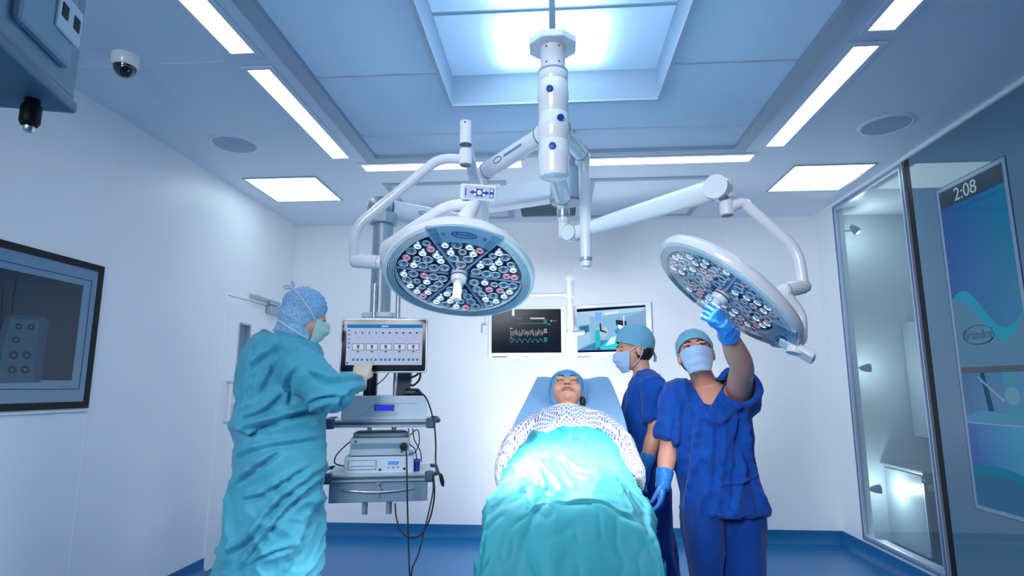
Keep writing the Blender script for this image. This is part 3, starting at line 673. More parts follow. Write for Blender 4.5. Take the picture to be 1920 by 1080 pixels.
def img_axes(c):
    tc = (Vector((0, 0, EYE))-c).normalized(); r_ = (CR-tc*CR.dot(tc)).normalized(); u_ = r_.cross(tc) if r_.cross(tc).z > 0 else tc.cross(r_); return tc, r_, u_
M_pad = mat('keypad_grey', lin('#c3cbe0'), .4)
def spring_lamp(name, label, c, ang, iu, base, sp_top, sp_bot, seed):
    root = thing(name, label, 'surgical lamp', c, 'surgical lamps')
    tc, r_, u_ = img_axes(c); u2 = (r_*iu[0]+u_*iu[1]).normalized()
    side = Vector((0, 0, 0))
    return root, tc, r_, u_, u2
# lamp on the left
c1 = P(861, 517, 2.5)
root, tc, r_, u_, u2 = spring_lamp('surgical_lamp', 'round surgical lamp with lit white and red lenses above the touchscreen trolley', c1, 53, (.12, .99), None, None, None, 3)
n1 = tc*math.cos(rad(53))-u2*math.sin(rad(53)); uu = u2*math.cos(rad(53))+tc*math.sin(rad(53))
M1 = lamp_head(root, c1, n1, uu, 11)
spT = P(873, 229, 2.5); spB = P(873, 306, 2.5); X1 = spT.x
sa = MB(); st = Vector((bL.x, bL.y, bL.z-.002)); tp = Vector((spT.x, spT.y+.05, spB.z+.11))
sa.tube([st+Vector((0, 0, -.04)), st+Vector((0, 0, .03))], .034, 24); sa.tube([st+Vector((0, 0, -.01)), st*.9+tp*.1, st*.12+tp*.88, tp], [(.03, .03), (.034, .028), (.03, .025), (.03, .026)], 24)
sa.build('spring_arm', M_plast, root)
MB().tube([spT, spT*.45+spB*.55], .027, 28).build('spigot', M_plast, root)
MB().tube([spT*.45+spB*.55, spT*.44+spB*.56], .0285, 28).build('spigot_ring', M_line, root)
MB().lathe([(.024, 0), (.029, .003), (.029, .06), (.0275, .075)], Matrix.Translation((spB.x, spB.y, spB.z-.01)), 28).build('yoke_hub', M_plast, root)
MB().lathe([(.001, -.0105), (.024, -.0105), (.024, 0)], Matrix.Translation((spB.x, spB.y, spB.z-.002)), 28).build('hub_cap', M_line, root)
MB().ell(spT+Vector((.002, -.0275, -.012)), (.004, .002, .004), None, 8, 6).build('set_screw', M_black, root)
yA = P(866, 298, 2.5); pO = P(664, 489, 2.48); pI = P(716, 492, 2.48)
y1 = [yA, P(823, 297, 2.48), P(664, 428, 2.45), pO]
MB().tube(fillet(y1, .10), .0225, 24).build('upper_yoke', M_plast, root)
jb = MB(); jb.tube([pO+Vector((-.018, 0, 0)), pO+Vector((-.014, 0, 0)), pO, pI*.9+pO*.1, pI], [.012, .022, .031, .031, .030], 28)
jb.build('pivot', M_plast, root); MB().tube([pI*.86+pO*.14, pI*.85+pO*.15], .0318, 28).build('pivot_ring', M_line, root)
nk = M1 @ Vector((0, .305, -.062)); nk2 = P(893, 372, nk.y-.03)
y2 = [pI+Vector((.02, 0, 0)), P(718, 464, 2.42), P(838, 385, 2.25), Vector((nk2.x, nk2.y, 0))*1.0+Vector((0, 0, P(890, 381, nk2.y).z))]
MB().tube(fillet(y2, .08), .022, 24).build('lower_yoke', M_plast, root)
nb = M1 @ Vector((0, .255, -.052))
MB().tube([nb, nk, nk*.35+nk2*.65, nk2], [.036, .036, .031, .031], 28).build('neck', M_plast, root)
MB().tube([nk*.98+nk2*.02, nk*.90+nk2*.10], .0375, 28).build('neck_ring', M_bezel, root)
kc = P(897, 361, nk2.y-.03); kx = (r_*.99-u_*.06).normalized(); kz = (tc*.97-u_*.1).normalized(); ky = kz.cross(kx).normalized(); kx = ky.cross(kz)
MK = frame(kc, kx, ky, kz)
kp = MB().prism(rrect(.142, .062, .008), .022, MK @ Matrix.Translation((0, 0, -.018))).build('control_panel', M_plast, root, bevel=.003)
MB().prism(rrect(.122, .048, .004), .001, MK @ Matrix.Translation((.004, 0, .004))).build('keypad', M_pad, kp, smooth=False)
f = MB()
for i in range(24): pass
f.prism([(.012+.034*math.cos(a)*(1+.12*math.cos(6*a)), .016*math.sin(a)*(1+.15*math.cos(6*a))) for a in [i*PI/16 for i in range(32)]], .001, MK @ Matrix.Translation((-.008, 0, .0052)))
f.prism(rrect(.016, .036, .006), .001, MK @ Matrix.Translation((.052, 0, .0052))); f.build('key_field', mat('key_blue', lin('#2440a8'), .4), kp, smooth=False)
f = MB()
for x_, y_, q in ((.004, 0, .010), (-.014, .009, .0062), (.022, .009, .0062), (-.014, -.009, .0062), (.022, -.009, .0062), (.052, .010, .006), (.052, -.010, .006)): f.lathe([(q, .006), (q*.9, .0075), (.0005, .0075)], MK @ Matrix.Translation((x_, y_, 0)), 16)
f.build('key', M_plast, kp); MB().prism(rrect(.004, .03, .0018), .001, MK @ Matrix.Translation((-.05, 0, .0052))).build('panel_mark', M_logo, kp, smooth=False)
sp1 = spot('lamp_beam', c1+n1.normalized()*.02, P(1040, 880, 2.38), 400, 40, .7, .12, (.93, .98, 1)); sp1.parent = root; sp1.matrix_parent_inverse = Matrix.Translation(-parent_loc(root))

# lamp on the right, turned on edge and held by the person in blue
c2 = P(1354, 553, 2.45)
root, tc, r_, u_, u2 = spring_lamp('surgical_lamp', 'round surgical lamp tilted on edge, its handle held by a blue glove', c2, 74, (.8, -.6), None, None, None, 5)
dn = (-r_*.6-u_*.8); n2 = tc*math.cos(rad(72))+dn*math.sin(rad(72)); u2 = (r_*.8-u_*.6)
M2 = lamp_head(root, c2, n2, u2, 23)
spT = P(1361, 331, 2.5); spB = P(1363, 400, 2.5)
MB().tube([Vector((spT.x, spT.y, spT.z-.02)), spT*.4+spB*.6], .028, 28).build('spigot', M_plast, root)
MB().tube([spT*.41+spB*.59, spT*.40+spB*.60], .0292, 28).build('spigot_ring', M_line, root)
MB().lathe([(.024, -.01), (.029, -.006), (.03, .03), (.028, .055)], Matrix.Translation(spB), 28).build('yoke_hub', M_plast, root)
MB().lathe([(.001, -.0115), (.024, -.0115), (.024, -.006)], Matrix.Translation(spB), 28).build('hub_cap', M_line, root)
sb_ = P(1072, 438, 2.93); se = P(1338, 356, 2.5); d = (se-sb_).normalized(); up = (Vector((0, 0, 1))-d*d.z).normalized(); sd = d.cross(up)
MB().tube([sb_-d*.015, sb_+d*.10, sb_*.5+se*.5, se-d*.06, se+d*.03], [(.036, .028), (.036, .03), (.044, .032), (.05, .034), (.05, .034)], 28, ref=up).build('spring_arm', M_plast, root)
sd = -sd if sd.y > 0 else sd
jm = MB(); jm.tube([sb_+sd*.034, sb_-sd*.034], .042, 32); jm.build('arm_root', M_plast, root)
jm = MB().tube([sb_+sd*.0345, sb_+sd*.0352], .0425, 32); jm.build('root_ring', M_line, root); MB().tube([sb_+sd*.0352, sb_+sd*.0362], .0405, 32).build('root_disc', M_plast, root)
MB().tube([Vector((bB.x, bB.y, bB.z-.03)), Vector((bB.x, bB.y, sb_.z-.01))], .026, 24).build('arm_post', M_plast, root)
jm = MB().tube([se+d*.02+sd*.037, se+d*.02-sd*.037], .053, 32); jm.build('arm_head', M_plast, root)
MB().box(se+d*.035-up*.05, (.03, .03, .012), frame((0, 0, 0), d, sd, up)).build('arm_latch', M_line, root, smooth=False)
MB().tube([se+d*.03+up*.012, Vector((spT.x, spT.y, spT.z-.035))], .027, 20).build('head_link', M_plast, root)
pO = P(1503, 538, 2.48); pI = P(1470, 545, 2.40)
MB().tube(fillet([P(1366, 392, 2.5), P(1392, 377, 2.5), P(1496, 470, 2.49), P(1505, 530, 2.48)], .10), .023, 24).build('upper_yoke', M_plast, root)
e_ = (pI-pO).normalized(); jb = MB(); jb.tube([pO-e_*.04, pO-e_*.034, pO-e_*.02, pO, pI, pI+e_*.012, pI+e_*.018], [.014, .024, .0305, .031, .031, .027, .012], 28); jb.build('pivot', M_plast, root); MB().tube([pI-e_*.006, pI-e_*.002], .0316, 28).build('pivot_ring', M_line, root)
nk = M2 @ Vector((0, .315, -.03)); q = P(1500, 645, nk.y)
MB().tube(fillet([pI+Vector((.01, 0, -.02)), P(1504, 590, 2.42), P(1503, 640, 2.4), nk+(P(1478, 652, 2.4)-nk)*.6], .06), .021, 24).build('lower_yoke', M_plast, root)
nt = P(1488, 663, nk.y-.01)
MB().tube([M2 @ Vector((0, .26, -.05)), M2 @ Vector((0, .315, -.058)), nt], [.034, .034, .029], 24).build('neck', M_plast, root)
MB().prism(rrect(.142, .062, .012), .026, zframe(nt-n2.normalized()*.01, -(tc*.2)-n2*.9+r_*.1, r_)).build('control_panel', M_plast, root, bevel=.004)
sp2 = spot('lamp_beam', c2+n2.normalized()*.02, P(1060, 880, 2.5), 170, 44, .7, .12, (.93, .98, 1)); sp2.parent = root; sp2.matrix_parent_inverse = Matrix.Translation(-parent_loc(root))
for c_, n_, r_t in ((c1, n1, 'surgical_lamp'), (c2, n2, 'surgical_lamp.001')):      # stray light of the lenses around the beam
    o = spot('lamp_spill', c_+n_.normalized()*.06, c_+n_, 24, 150, 1, .2, (.93, .97, 1)); o.parent = bpy.data.objects[r_t]; o.matrix_parent_inverse = Matrix.Translation(-parent_loc(o.parent))
# ---------------------------------------------------------------- ceiling pendant that carries the instrument trolley
ep = thing('equipment_pendant', 'grey ceiling pendant with instrument shelves and drawer beside the teal-gowned person', 'pendant', (-1.03, 3.45, .68))
M_arm = M_plast
cT = P(716, 405, 3.45); cB = P(716, 588, 3.45); X0 = (cT.x+cB.x)/2; Y0 = 3.45
MB().tube([(X0, Y0, cB.z), (X0, Y0, cT.z)], .0615, 36).build('column', M_grey, ep)
out = [(.088*math.cos(PI/8+i*PI/4), .088*math.sin(PI/8+i*PI/4)) for i in range(8)]
MB().prism(out, .075, Matrix.Translation((X0, Y0, cT.z-.06))).build('column_collar', M_grey, ep, smooth=False, bevel=.008)
MB().prism(rrect(.19, .16, .03), .03, Matrix.Translation((X0, Y0, cB.z-.03))).build('column_foot', M_plast2, ep, bevel=.004)
zB = 2.44; el = Pz(893, 424, zB); a_ = Vector((X0-.0, Y0, zB)); d = (el-a_).normalized()
mb = MB(); mb.tube([a_+d*.03, el-d*.02], [(.062, .055), (.07, .06)], 28); mb.build('lower_arm', M_arm, ep, bevel=0)
mb = MB(); mb.ell(a_-d*.02, (.085, .085, .078), None, 24, 14); mb.build('knuckle', M_grey, ep)
MB().tube([a_+d*.028, a_+d*.036], .072, 28, ref=(0, 0, 1)).build('knuckle_ring', M_dgrey, ep)
zA = 2.60; mt = Pz(1063, 350, zA); ea = Vector((el.x, el.y, zA)); d2 = (mt-ea).normalized()
mb = MB(); s_ = d2.cross(Vector((0, 0, 1)))
mb.rings([[p+s_*x_+Vector((0, 0, z_)) for x_, z_ in rrect(.15, h_, .03)] for p, h_ in ((ea-d2*.07, .10), (ea, .13), (ea*.4+mt*.6, .15), (mt, .16))]); mb.build('upper_arm', M_arm, ep, auto=50)
MB().tube([(el.x, el.y, zB-.03), (el.x, el.y, zA+.03)], .066, 32).build('elbow', M_plast, ep)
MB().lathe([(.10, -.11), (.11, -.1), (.11, .1), (.09, .11), (.06, .14), (.06, .5)], Matrix.Translation(mt), 36).build('ceiling_mount', M_grey, ep)
pn = d.cross(Vector((0, 0, 1))); pn = pn if pn.y < 0 else -pn
MB().tube([frame(a_+d*.24+pn*.0605, d, Vector((0, 0, 1)), pn) @ Vector((.03*math.cos(q), .011*math.sin(q), .001)) for q in [i*2*PI/24 for i in range(20)]], .0018, 6).build('arm_logo', M_logo, ep)
MB().box((0, 0, 0), (.06, .008, .001)).xf(frame(a_+d*.33+pn*.0625, d, Vector((0, 0, 1)), pn)).build('arm_print', M_grtext, ep, smooth=False)
YAWC = rad(13); KX = Vector((math.cos(YAWC), math.sin(YAWC), 0)); KY = Vector((-math.sin(YAWC), math.cos(YAWC), 0)); KZ = Vector((0, 0, 1))
O1 = P(714, 800, 3.22); MK = frame((O1.x, O1.y, 0), KX, KY, KZ)    # x along the shelf, y to the wall, z height
z1, z2 = P(716, 801, 3.22).z, P(716, 903, 3.22).z
def shelf(z):
    sh = MB().box((0, .21, z+.022), (.56, .41, .03)).xf(MK).build('shelf', M_plast2, ep, smooth=False, bevel=.005)
    MB().box((0, .003, z+.018), (.50, .014, .038)).xf(MK).build('front_rail', M_grey, sh, smooth=False, bevel=.003)
    MB().box((0, -.005, z+.02), (.5, .005, .014)).xf(MK).build('rail_insert', M_dgrey, sh, smooth=False)
    for s_ in (-1, 1):
        MB().box((s_*.27, .008, z+.02), (.052, .05, .056)).xf(MK).build('corner_bumper', M_dgrey, sh, smooth=False, bevel=.01)
        MB().tube(fillet([MK @ Vector((s_*.28, .02, z+.03)), MK @ Vector((s_*.315, .04, z+.03)), MK @ Vector((s_*.315, .36, z+.03)), MK @ Vector((s_*.28, .38, z+.03))], .03), .011, 14).build('side_handle', M_dgrey, sh)
shelf(z1); shelf(z2)
zt = z2+.0; zd0, zd1 = P(716, 943, 3.22).z, z2+.004
dw = MB().box((0, .20, (zd0+zd1)/2), (.52, .36, zd1-zd0)).xf(MK).build('drawer', mat('drawer_grey', lin('#7d93aa'), .38, .2), ep, smooth=False, bevel=.004)
zc_ = (zd0+zd1)/2
MB().tube([MK @ Vector((-.19+.38*i/16, .016-.02*math.sin(PI*i/16)**.5, zc_+.012-.012*math.sin(PI*i/16))) for i in range(17)], .0055, 12).build('handle', M_steel, dw)
MB().box((0, .016, zc_+.042), (.026, .012, .024)).xf(MK).build('lock', M_steel, dw, smooth=False, bevel=.002)
MB().tube([MK @ Vector((0, .012, zc_+.042)), MK @ Vector((0, -.004, zc_+.038)), MK @ Vector((.001, -.006, zc_+.0)), MK @ Vector((.002, -.006, zc_-.03))], [.004, .004, .0032, .0026], 8).build('key', M_steel, dw)
MB().lathe([(.004, -.001), (.012, -.001), (.012, .0015), (.004, .0015)], frame(MK @ Vector((.001, -.007, zc_+.015)), KX, KZ, -KY), 16, cap=False).build('key_bow', M_steel, dw)
for lx in (-.075, .055): MB().tube([MK @ Vector((lx, .10, zd0-.075)), MK @ Vector((lx, .10, zd0+.01))], .0175, 20).build('post_stub', M_steel, ep)
for lx, tp_ in ((-.072, P(693, 532, 3.36).z), (.066, P(736, 520, 3.36).z)): MB().tube([MK @ Vector((lx, .16, z1+.03)), MK @ Vector((lx, .16, tp_-.0))], .0145, 20).build('post', M_steel, ep)
for lx in (-.072, .066): MB().tube([MK @ Vector((lx, .16, z2+.03)), MK @ Vector((lx, .16, z1))], .0145, 20).build('post', M_steel, ep)
MB().box((0, .17, cB.z-.05), (.24, .09, .03)).xf(MK).build('post_clamp', M_grey, ep, smooth=False, bevel=.005)

# instruments on the shelves (each stands on its own)
def inst(name, label, cat, px0, px1, z0, h, y0, dep, m, rot=0):
    a = P((px0+px1)/2, 800, 3.22); lx = (MK.inverted() @ Vector((a.x, a.y, 0))).x; w = abs(P(px1, 800, 3.22).x-P(px0, 800, 3.22).x)/math.cos(YAWC)
    t = thing(name, label, cat, MK @ Vector((lx, y0+dep/2, z0))); Mi = MK @ Matrix.Translation((lx, y0, z0))
    MB().box((0, dep/2, h/2), (w, dep, h)).xf(Mi).build('case', m, t, smooth=False, bevel=.005); return t, Mi, w
zs1, zs2 = z1+.0375, z2+.0375
M_lcd = glow('lcd_blue', lin('#1a2ff0'), 1.6); M_lcd2 = glow('lcd_pale_blue', lin('#5c8be8'), 1.1)
hI = P(716, 742, 3.26).z-zs1
t, Mi, w = inst('insufflator', 'pale instrument case with blue display under the touchscreen', 'instrument', 643, 795, zs1, hI, .03, .36, M_box)
def pn_(nm, x, z, sx, sz, m, y=-.002, par=None, th=.004, bev=0): return MB().box((x, y, z), (sx, th, sz)).xf(Mi).build(nm, m, par or t, smooth=False, bevel=bev)
pn_('display_frame', .0, hI*.50, .108, .034, M_dgrey, bev=.004); pn_('display', 0, hI*.50, .09, .022, M_lcd, -.0055, th=.001)
for i in range(7):
    MB().lathe([(.0085, 0), (.0085, .0014), (.007, .0014), (.007, 0)], frame(Mi @ Vector((-.066+i*.022, -.0002, hI*.28)), KX, KZ, -KY), 18, cap=False).build('button', M_grtext, t)
MB().tube([Mi @ Vector(p) for p in fillet([(-.17, 0, hI*.16), (-.11, 0, hI*.16), (-.06, 0, hI*.68), (.18, 0, hI*.68)], .03)], .0012, 6).build('moulded_line', M_grtext, t)
MB().tube([Mi @ Vector(p) for p in ((-.11, 0, hI*.16), (.06, 0, hI*.16))], .0012, 6).build('moulded_line', M_grtext, t)
h2 = .088
t, Mi, w = inst('recorder', 'silver video recorder with disc tray and small blue display, lowest on the trolley', 'instrument', 652, 774, zs2, h2, .035, .33, M_box)
pn_('disc_tray', -.09, h2*.52, .15, .052, M_grtext); pn_('tray_door', -.09, h2*.52, .142, .044, M_box, -.004, th=.003, bev=.002); pn_('tray_slot', -.09, h2*.45, .13, .003, M_dgrey, -.006, th=.001)
pn_('display_frame', .075, h2*.62, .07, .026, M_plast2); pn_('display', .075, h2*.62, .06, .019, M_lcd2, -.005, th=.001)
for i in range(3): pn_('button', .05+i*.025, h2*.33, .012, .008, M_grtext, bev=.002)
pn_('socket', .005, h2*.22, .016, .008, M_black); pn_('socket', .135, h2*.25, .012, .012, M_black)
h3 = .094
t3, Mi, w = inst('camera_processor', 'silver camera control box with green-lit keys stacked on the video recorder', 'instrument', 660, 765, zs2+h2+.004, h3, .05, .32, mat('processor_case', lin('#a9bccd'), .38)); t = t3
pn_('key_strip', 0, h3*.55, w*.94, .028, mat('strip_teal', lin('#6d93a6'), .3))
for i in range(4): pn_('lit_key', -.075+i*.025, h3*.55, .008, .006, glow('key_green', lin('#a8b45a'), .6) if 'key_green' not in MATS else MATS['key_green'], -.005)
for i in range(3): pn_('key', 0.04+i*.022, h3*.55, .009, .009, M_grtext, -.005)
pn_('knob', -.13, h3*.82, .012, .012, M_dgrey); pn_('knob', .12, h3*.2, .014, .012, M_dgrey)
MB().lathe([(.02, 0), (.022, .006), (.018, .03), (.012, .034)], frame(Mi @ Vector((w/2-.03, 0, h3*.5)), KX, KZ, -KY), 20).build('plug', M_black, t)
for x_ in (-.1, .1):
    for y_ in (.06, .26): MB().box((x_, y_, -.002), (.02, .02, .006)).xf(Mi).build('foot', M_black, t, smooth=False)
kb = thing('keyboard_tray', 'flat grey rounded tray lying on the stacked camera control box', 'tray', Mi @ Vector((0, .1, h3)))
MB().prism([(x*.5, y*.5) for x, y in rrect(.62, .34, .12, 8)], .022, Mi @ Matrix.Translation((0, .12, h3+.001))).build('tray', mat('tray_grey', lin('#7f90a1'), .4), kb, bevel=.006)
MB().prism([(x*.5, y*.5) for x, y in rrect(.55, .27, .10, 8)], .006, Mi @ Matrix.Translation((0, .12, h3+.0235))).build('pad', M_dgrey, kb, bevel=.002)
bc = thing('cup', 'small blue cap-like cup beside the video recorder', 'cup', MK @ Vector((.197, .1, zs2)))
MB().lathe([(.019, 0), (.021, .05), (.022, .062), (.019, .064), (.018, .01), (.004, .008)], Matrix.Translation(MK @ Vector((.197, .1, zs2))), 28).build('body', M_blue, bc)
MB().lathe([(.0224, .05), (.0232, .052), (.0232, .06), (.0224, .062)], Matrix.Translation(MK @ Vector((.197, .1, zs2))), 28, cap=False).build('rim', mat('cup_rim', lin('#3a62b8'), .4), bc)
zi = zs1+hI
def blk(name, label, cat, px0, px1, py0, py1, y0, dep, m=M_black):
    a, b = P(px0, py1, 3.3), P(px1, py0, 3.3); lx = (MK.inverted() @ Vector(((a.x+b.x)/2, 3.3, 0))).x; h = b.z-zi
    t = thing(name, label, cat, MK @ Vector((lx, y0+dep/2, zi))); Mq = MK @ Matrix.Translation((lx, y0, zi+.001))
    MB().box((0, dep/2, h/2), ((b.x-a.x), dep, h)).xf(Mq).build('case', m, t, smooth=False, bevel=.004); return t, Mq, b.x-a.x, h
t, Mq, w, h = blk('light_source', 'black upright box with white ring near the gloved hand', 'instrument', 682, 706, 700, 735, .08, .12)
MB().lathe([(.008, 0), (.0165, 0), (.0165, .004), (.008, .004)], frame(Mq @ Vector((.0, 0, h-.012)), KX, KZ, -KY), 24, cap=False).build('ring', M_plast, t)
MB().box((0, -.001, h*.42), (.004, .004, h*.7)).xf(Mq).build('groove', M_dgrey, t, smooth=False)
t, Mq, w, h = blk('power_supply', 'dark upright box behind the foot switch under the touchscreen', 'instrument', 741, 772, 698, 735, .15, .1, mat('charcoal', lin('#26323f'), .45))
MB().box((w/2-.004, -.002, h*.5), (.006, .006, h)).xf(Mq).build('edge_strip', M_steel, t, smooth=False)
fs = thing('foot_switch', 'low black wedge lying on the pale instrument case', 'foot switch', MK @ Vector((.175, .08, zi)))
v = [(-.055, 0, 0), (.055, 0, 0), (.06, .12, 0), (-.055, .12, 0), (-.05, .01, .034), (.03, .01, .034), (.03, .11, .04), (-.05, .11, .04)]
MB().add([MK @ Vector((x+.17, y+.05, z+zi+.001)) for x, y, z in v], [(0, 3, 2, 1), (4, 5, 6, 7), (0, 1, 5, 4), (1, 2, 6, 5), (2, 3, 7, 6), (3, 0, 4, 7)]).build('body', M_black, fs, smooth=False, bevel=.006)
MB().box((.15, .052, zi+.02), (.06, .006, .012)).xf(MK).build('pedal', M_dgrey, fs, smooth=False, bevel=.003)

# touchscreen
tl, tr_ = P(638, 648, 3.10), P(801, 648, 3.16); w = (tr_-tl).length; X_ = (tr_-tl).normalized(); Z_ = Vector((0, 0, 1)); N_ = X_.cross(Z_); c = (tl+tr_)/2; h = P(720, 597, 3.13).z-P(720, 699, 3.13).z
c = Vector((c.x, c.y, (P(720, 597, 3.13).z+P(720, 699, 3.13).z)/2)); MS = frame(c, X_, Z_, N_)
tm = thing('touchscreen', 'touchscreen with blue menu mounted on the pendant, touched by the gloved hand', 'monitor', c)
MB().prism(rrect(w, h, .016), .034, MS @ Matrix.Translation((0, 0, -.034))).build('casing', mat('monitor_silver', lin('#b9c9da'), .3, .3), tm, bevel=.003)
MB().prism(rrect(w*.968, h*.95, .012), .002, MS).build('bezel', mat('bezel_black', (.006, .009, .014), .12, spec=.3), tm, bevel=.0008)
dwid, dhei = w*.872, h*.745
dsp = MB().box((.003, .004, .0026), (dwid, dhei, .001)).xf(MS).build('display', glow('ui_background', lin('#c3d3fb'), .82), tm, smooth=False)
def ui(nm, x, y, sx, sy, m, dz=.0034): return MB().box((.003+(x-.5)*dwid, .004+(.5-y)*dhei, dz), (sx*dwid, sy*dhei, .0004)).xf(MS).build(nm, m, dsp, smooth=False)
U_blue = glow('ui_blue', lin('#2b86d8'), .8); U_dark = glow('ui_ink', lin('#38508c'), .6); U_line = glow('ui_line', lin('#a4b0da'), .7); U_teal = glow('ui_teal', lin('#2f86b4'), .75); U_white = glow('ui_white', lin('#e6eeff'), .8)
ui('title_bar', .5, .045, 1, .09, U_blue); ui('title_text', .5, .045, .09, .03, U_white, .0038)
ui('side_rule', .055, .55, .003, .85, U_line)
for i in range(5): ui('side_icon', .03, .15+i*.105, .022, .035, U_teal)
ui('side_icon', .02, .95, .025, .05, U_teal)
for i in range(10): ui('tool_icon', .115+i*.09, .21, .012 if i < 4 else .03, .055 if i < 4 else .035, U_dark)
for i in range(5):
    x = .155+i*.182
    ui('column_rule', x+.091, .55, .002, .8, U_line); ui('card_border', x, .555, .155, .165, U_dark); ui('card', x, .555, .143, .14, U_white, .0036); ui('card_icon', x, .54, .035, .06, U_teal, .0039); ui('card_icon', x, .585, .02, .04, U_teal, .0039); ui('card_label', x, .675, .035, .025, U_dark); ui('heading_rule', x, .33, .05, .008, U_line)
    for j in range(3): MB().lathe([(.0066, .0032), (.0066, .0038), (.0005, .0038)], MS @ Matrix.Translation((.003+(x-.055+j*.055-.5)*dwid, .004+(.5-.87)*dhei, 0)), 14).build('round_key', U_teal, dsp)
MB().prism(rrect(.16, .12, .02), .05, MS @ Matrix.Translation((.01, 0, -.083))).build('mount', M_dgrey, tm, bevel=.004)
pp = MS @ Vector((.01, 0, -.08)); MB().tube([pp, MK @ Vector((.0, .15, pp.z))], .022, 16).build('mount_arm', M_grey, tm)
MB().box((0, 0, .0025), (.01, .003, .001)).xf(MS @ Matrix.Translation((0, h*.44, 0))).build('camera_dot', M_grtext, tm, smooth=False)

# cables
def cable(label, pts, r=.0042, nm='cable', n=8):
    p = [tuple(P(*q)) if len(q) == 3 and q[2] > 0 and q[0] > 5 else q for q in pts]
    o = MB().tube([Vector(q) for q in smooth_path(p, n)], r, 10).build(nm, M_cable); return tag(o, label, 'cable', 'trolley cables')
cab1 = cable('thin black cable curving down the trolley\'s right side to a hanging plug', [(786, 733, 3.27), (801, 750, 3.25), (813, 790, 3.2), (817, 830, 3.2), (817, 868, 3.2), (822, 884, 3.19), (827, 893, 3.18)])
MB().tube([P(825, 888, 3.18), P(827, 893, 3.18), P(829, 903, 3.18), P(830, 908, 3.18), P(831, 912, 3.18)], [.007, .011, .012, .009, .005], 14).build('plug', M_black, cab1)
q = P(770, 1078, 3.1)
cable('long black cable hanging straight down from the camera control box plug', [(759, 838, 3.2), (762, 850, 3.14), (763, 890, 3.12), (764, 950, 3.12), (766, 1020, 3.12), (768, 1078, 3.1), (q.x+.02, q.y-.02, .25), (q.x+.06, q.y-.06, .02), (q.x+.2, q.y-.02, .006)])
cable('black cable loop hanging below the drawer', [(741, 944, 3.3), (743, 970, 3.27), (752, 996, 3.24), (768, 1008, 3.22), (790, 1002, 3.22), (806, 972, 3.22), (814, 935, 3.22), (814, 905, 3.22), (812, 890, 3.25)])
cable('black cable slanting from the lower shelf to the floor', [(812, 892, 3.26), (812, 920, 3.2), (804, 960, 3.18), (794, 1000, 3.16), (784, 1040, 3.14), (771, 1078, 3.12), (q.x+.01, q.y+.03, .2), (q.x-.05, q.y+.06, .006)])
cable('short black cable bowing out left of the camera control box', [(660, 826, 3.3), (645, 838, 3.28), (630, 855, 3.26), (628, 868, 3.26), (640, 873, 3.27), (655, 873, 3.3)], .0035)
cable('black cable tangle behind the camera control box, outermost loop', [(770, 815, 3.38), (783, 806, 3.36), (786, 830, 3.36), (778, 848, 3.36), (768, 852, 3.36), (770, 862, 3.36), (774, 880, 3.37)], .003)
cable('black cable running from the upper shelf down beside the blue cup', [(774, 803, 3.34), (776, 822, 3.33), (784, 838, 3.32), (789, 850, 3.32), (790, 866, 3.32)], .003)
cable('black cable dropping behind the camera control box, straightest one', [(766, 803, 3.4), (767, 830, 3.4), (778, 842, 3.38), (781, 860, 3.38)], .003)
cable('coiled thick black cable under the touchscreen\'s right side', [(770, 708, 3.33), (780, 704, 3.3), (788, 698, 3.3), (786, 712, 3.3), (776, 722, 3.31), (770, 722, 3.33)], .006)
cable('black cable crossing behind the touchscreen\'s left post', [(706, 722, 3.34), (718, 712, 3.36), (728, 700, 3.38), (735, 690, 3.4)], .003)

# ---------------------------------------------------------------- monitor pendant in front of the back wall
ma = thing('monitor_arm', 'white ceiling arm with a vertical post holding two wall monitors', 'monitor arm', bR)
pt = P(1069, 522, 4.4); pb = P(1069, 676, 4.4); Xp = (pt.x+pb.x)/2
b0 = bR+Vector((0, 0, -.012)); b1 = Vector((Xp, 4.4, pt.z+.01))
MB().tube([b0+Vector((0, 0, -.03)), b0], .025, 20).build('swivel', M_plast, ma)
MB().tube([b0+Vector((0, .0, -.02)), b0*.9+b1*.1-Vector((0, 0, .01)), b0*.1+b1*.9, b1], [(.024, .028), (.026, .036), (.03, .045), (.028, .04)], 20, ref=(0, 0, 1)).build('spring_arm', M_plast, ma)
MB().tube([(Xp, 4.4, pt.z+.03), (Xp, 4.4, P(1069, 556, 4.4).z)], .033, 24).build('sleeve', M_plast, ma)
MB().tube([(Xp, 4.4, pt.z), (Xp, 4.4, pb.z+.02)], .025, 24).build('post', M_plast, ma)
z_ = P(1060, 552, 4.4).z
MB().tube(fillet([(Xp, 4.4, z_), (P(962, 552, 4.4).x, 4.4, z_), (P(962, 552, 4.4).x, 4.4, z_-.16)], .05), .011, 14).build('cross_rod', M_plast, ma)
MB().box((Xp, 4.4, (P(1069, 622, 4.4).z+pb.z)/2), (.06, .05, P(1069, 622, 4.4).z-pb.z)).build('bracket', M_plast, ma, smooth=False, bevel=.008)
M_mon = mat('monitor_white', lin('#dfe4ea'), .35)
def monitor(label, pl, pr, y0, y1, zoff=0):
    a, b = P(*pl), P(*pr); X_ = (b-a); X_.z = 0; w = X_.length; X_.normalize(); zt_, zb_ = (P(pl[0], y0, pl[2]).z+P(pr[0], y0, pr[2]).z)/2, (P(pl[0], y1, pl[2]).z+P(pr[0], y1, pr[2]).z)/2
    N_ = X_.cross(Vector((0, 0, 1))); c = Vector(((a.x+b.x)/2, (a.y+b.y)/2, (zt_+zb_)/2)); h = zt_-zb_; M = frame(c, X_, (0, 0, 1), N_)
    t = thing('wall_monitor', label, 'monitor', c, 'monitors on the white arm')
    MB().prism(rrect(w, h, .006), .045, M @ Matrix.Translation((0, 0, -.045))).build('casing', M_mon, t, bevel=.004)
    return t, M, w, h
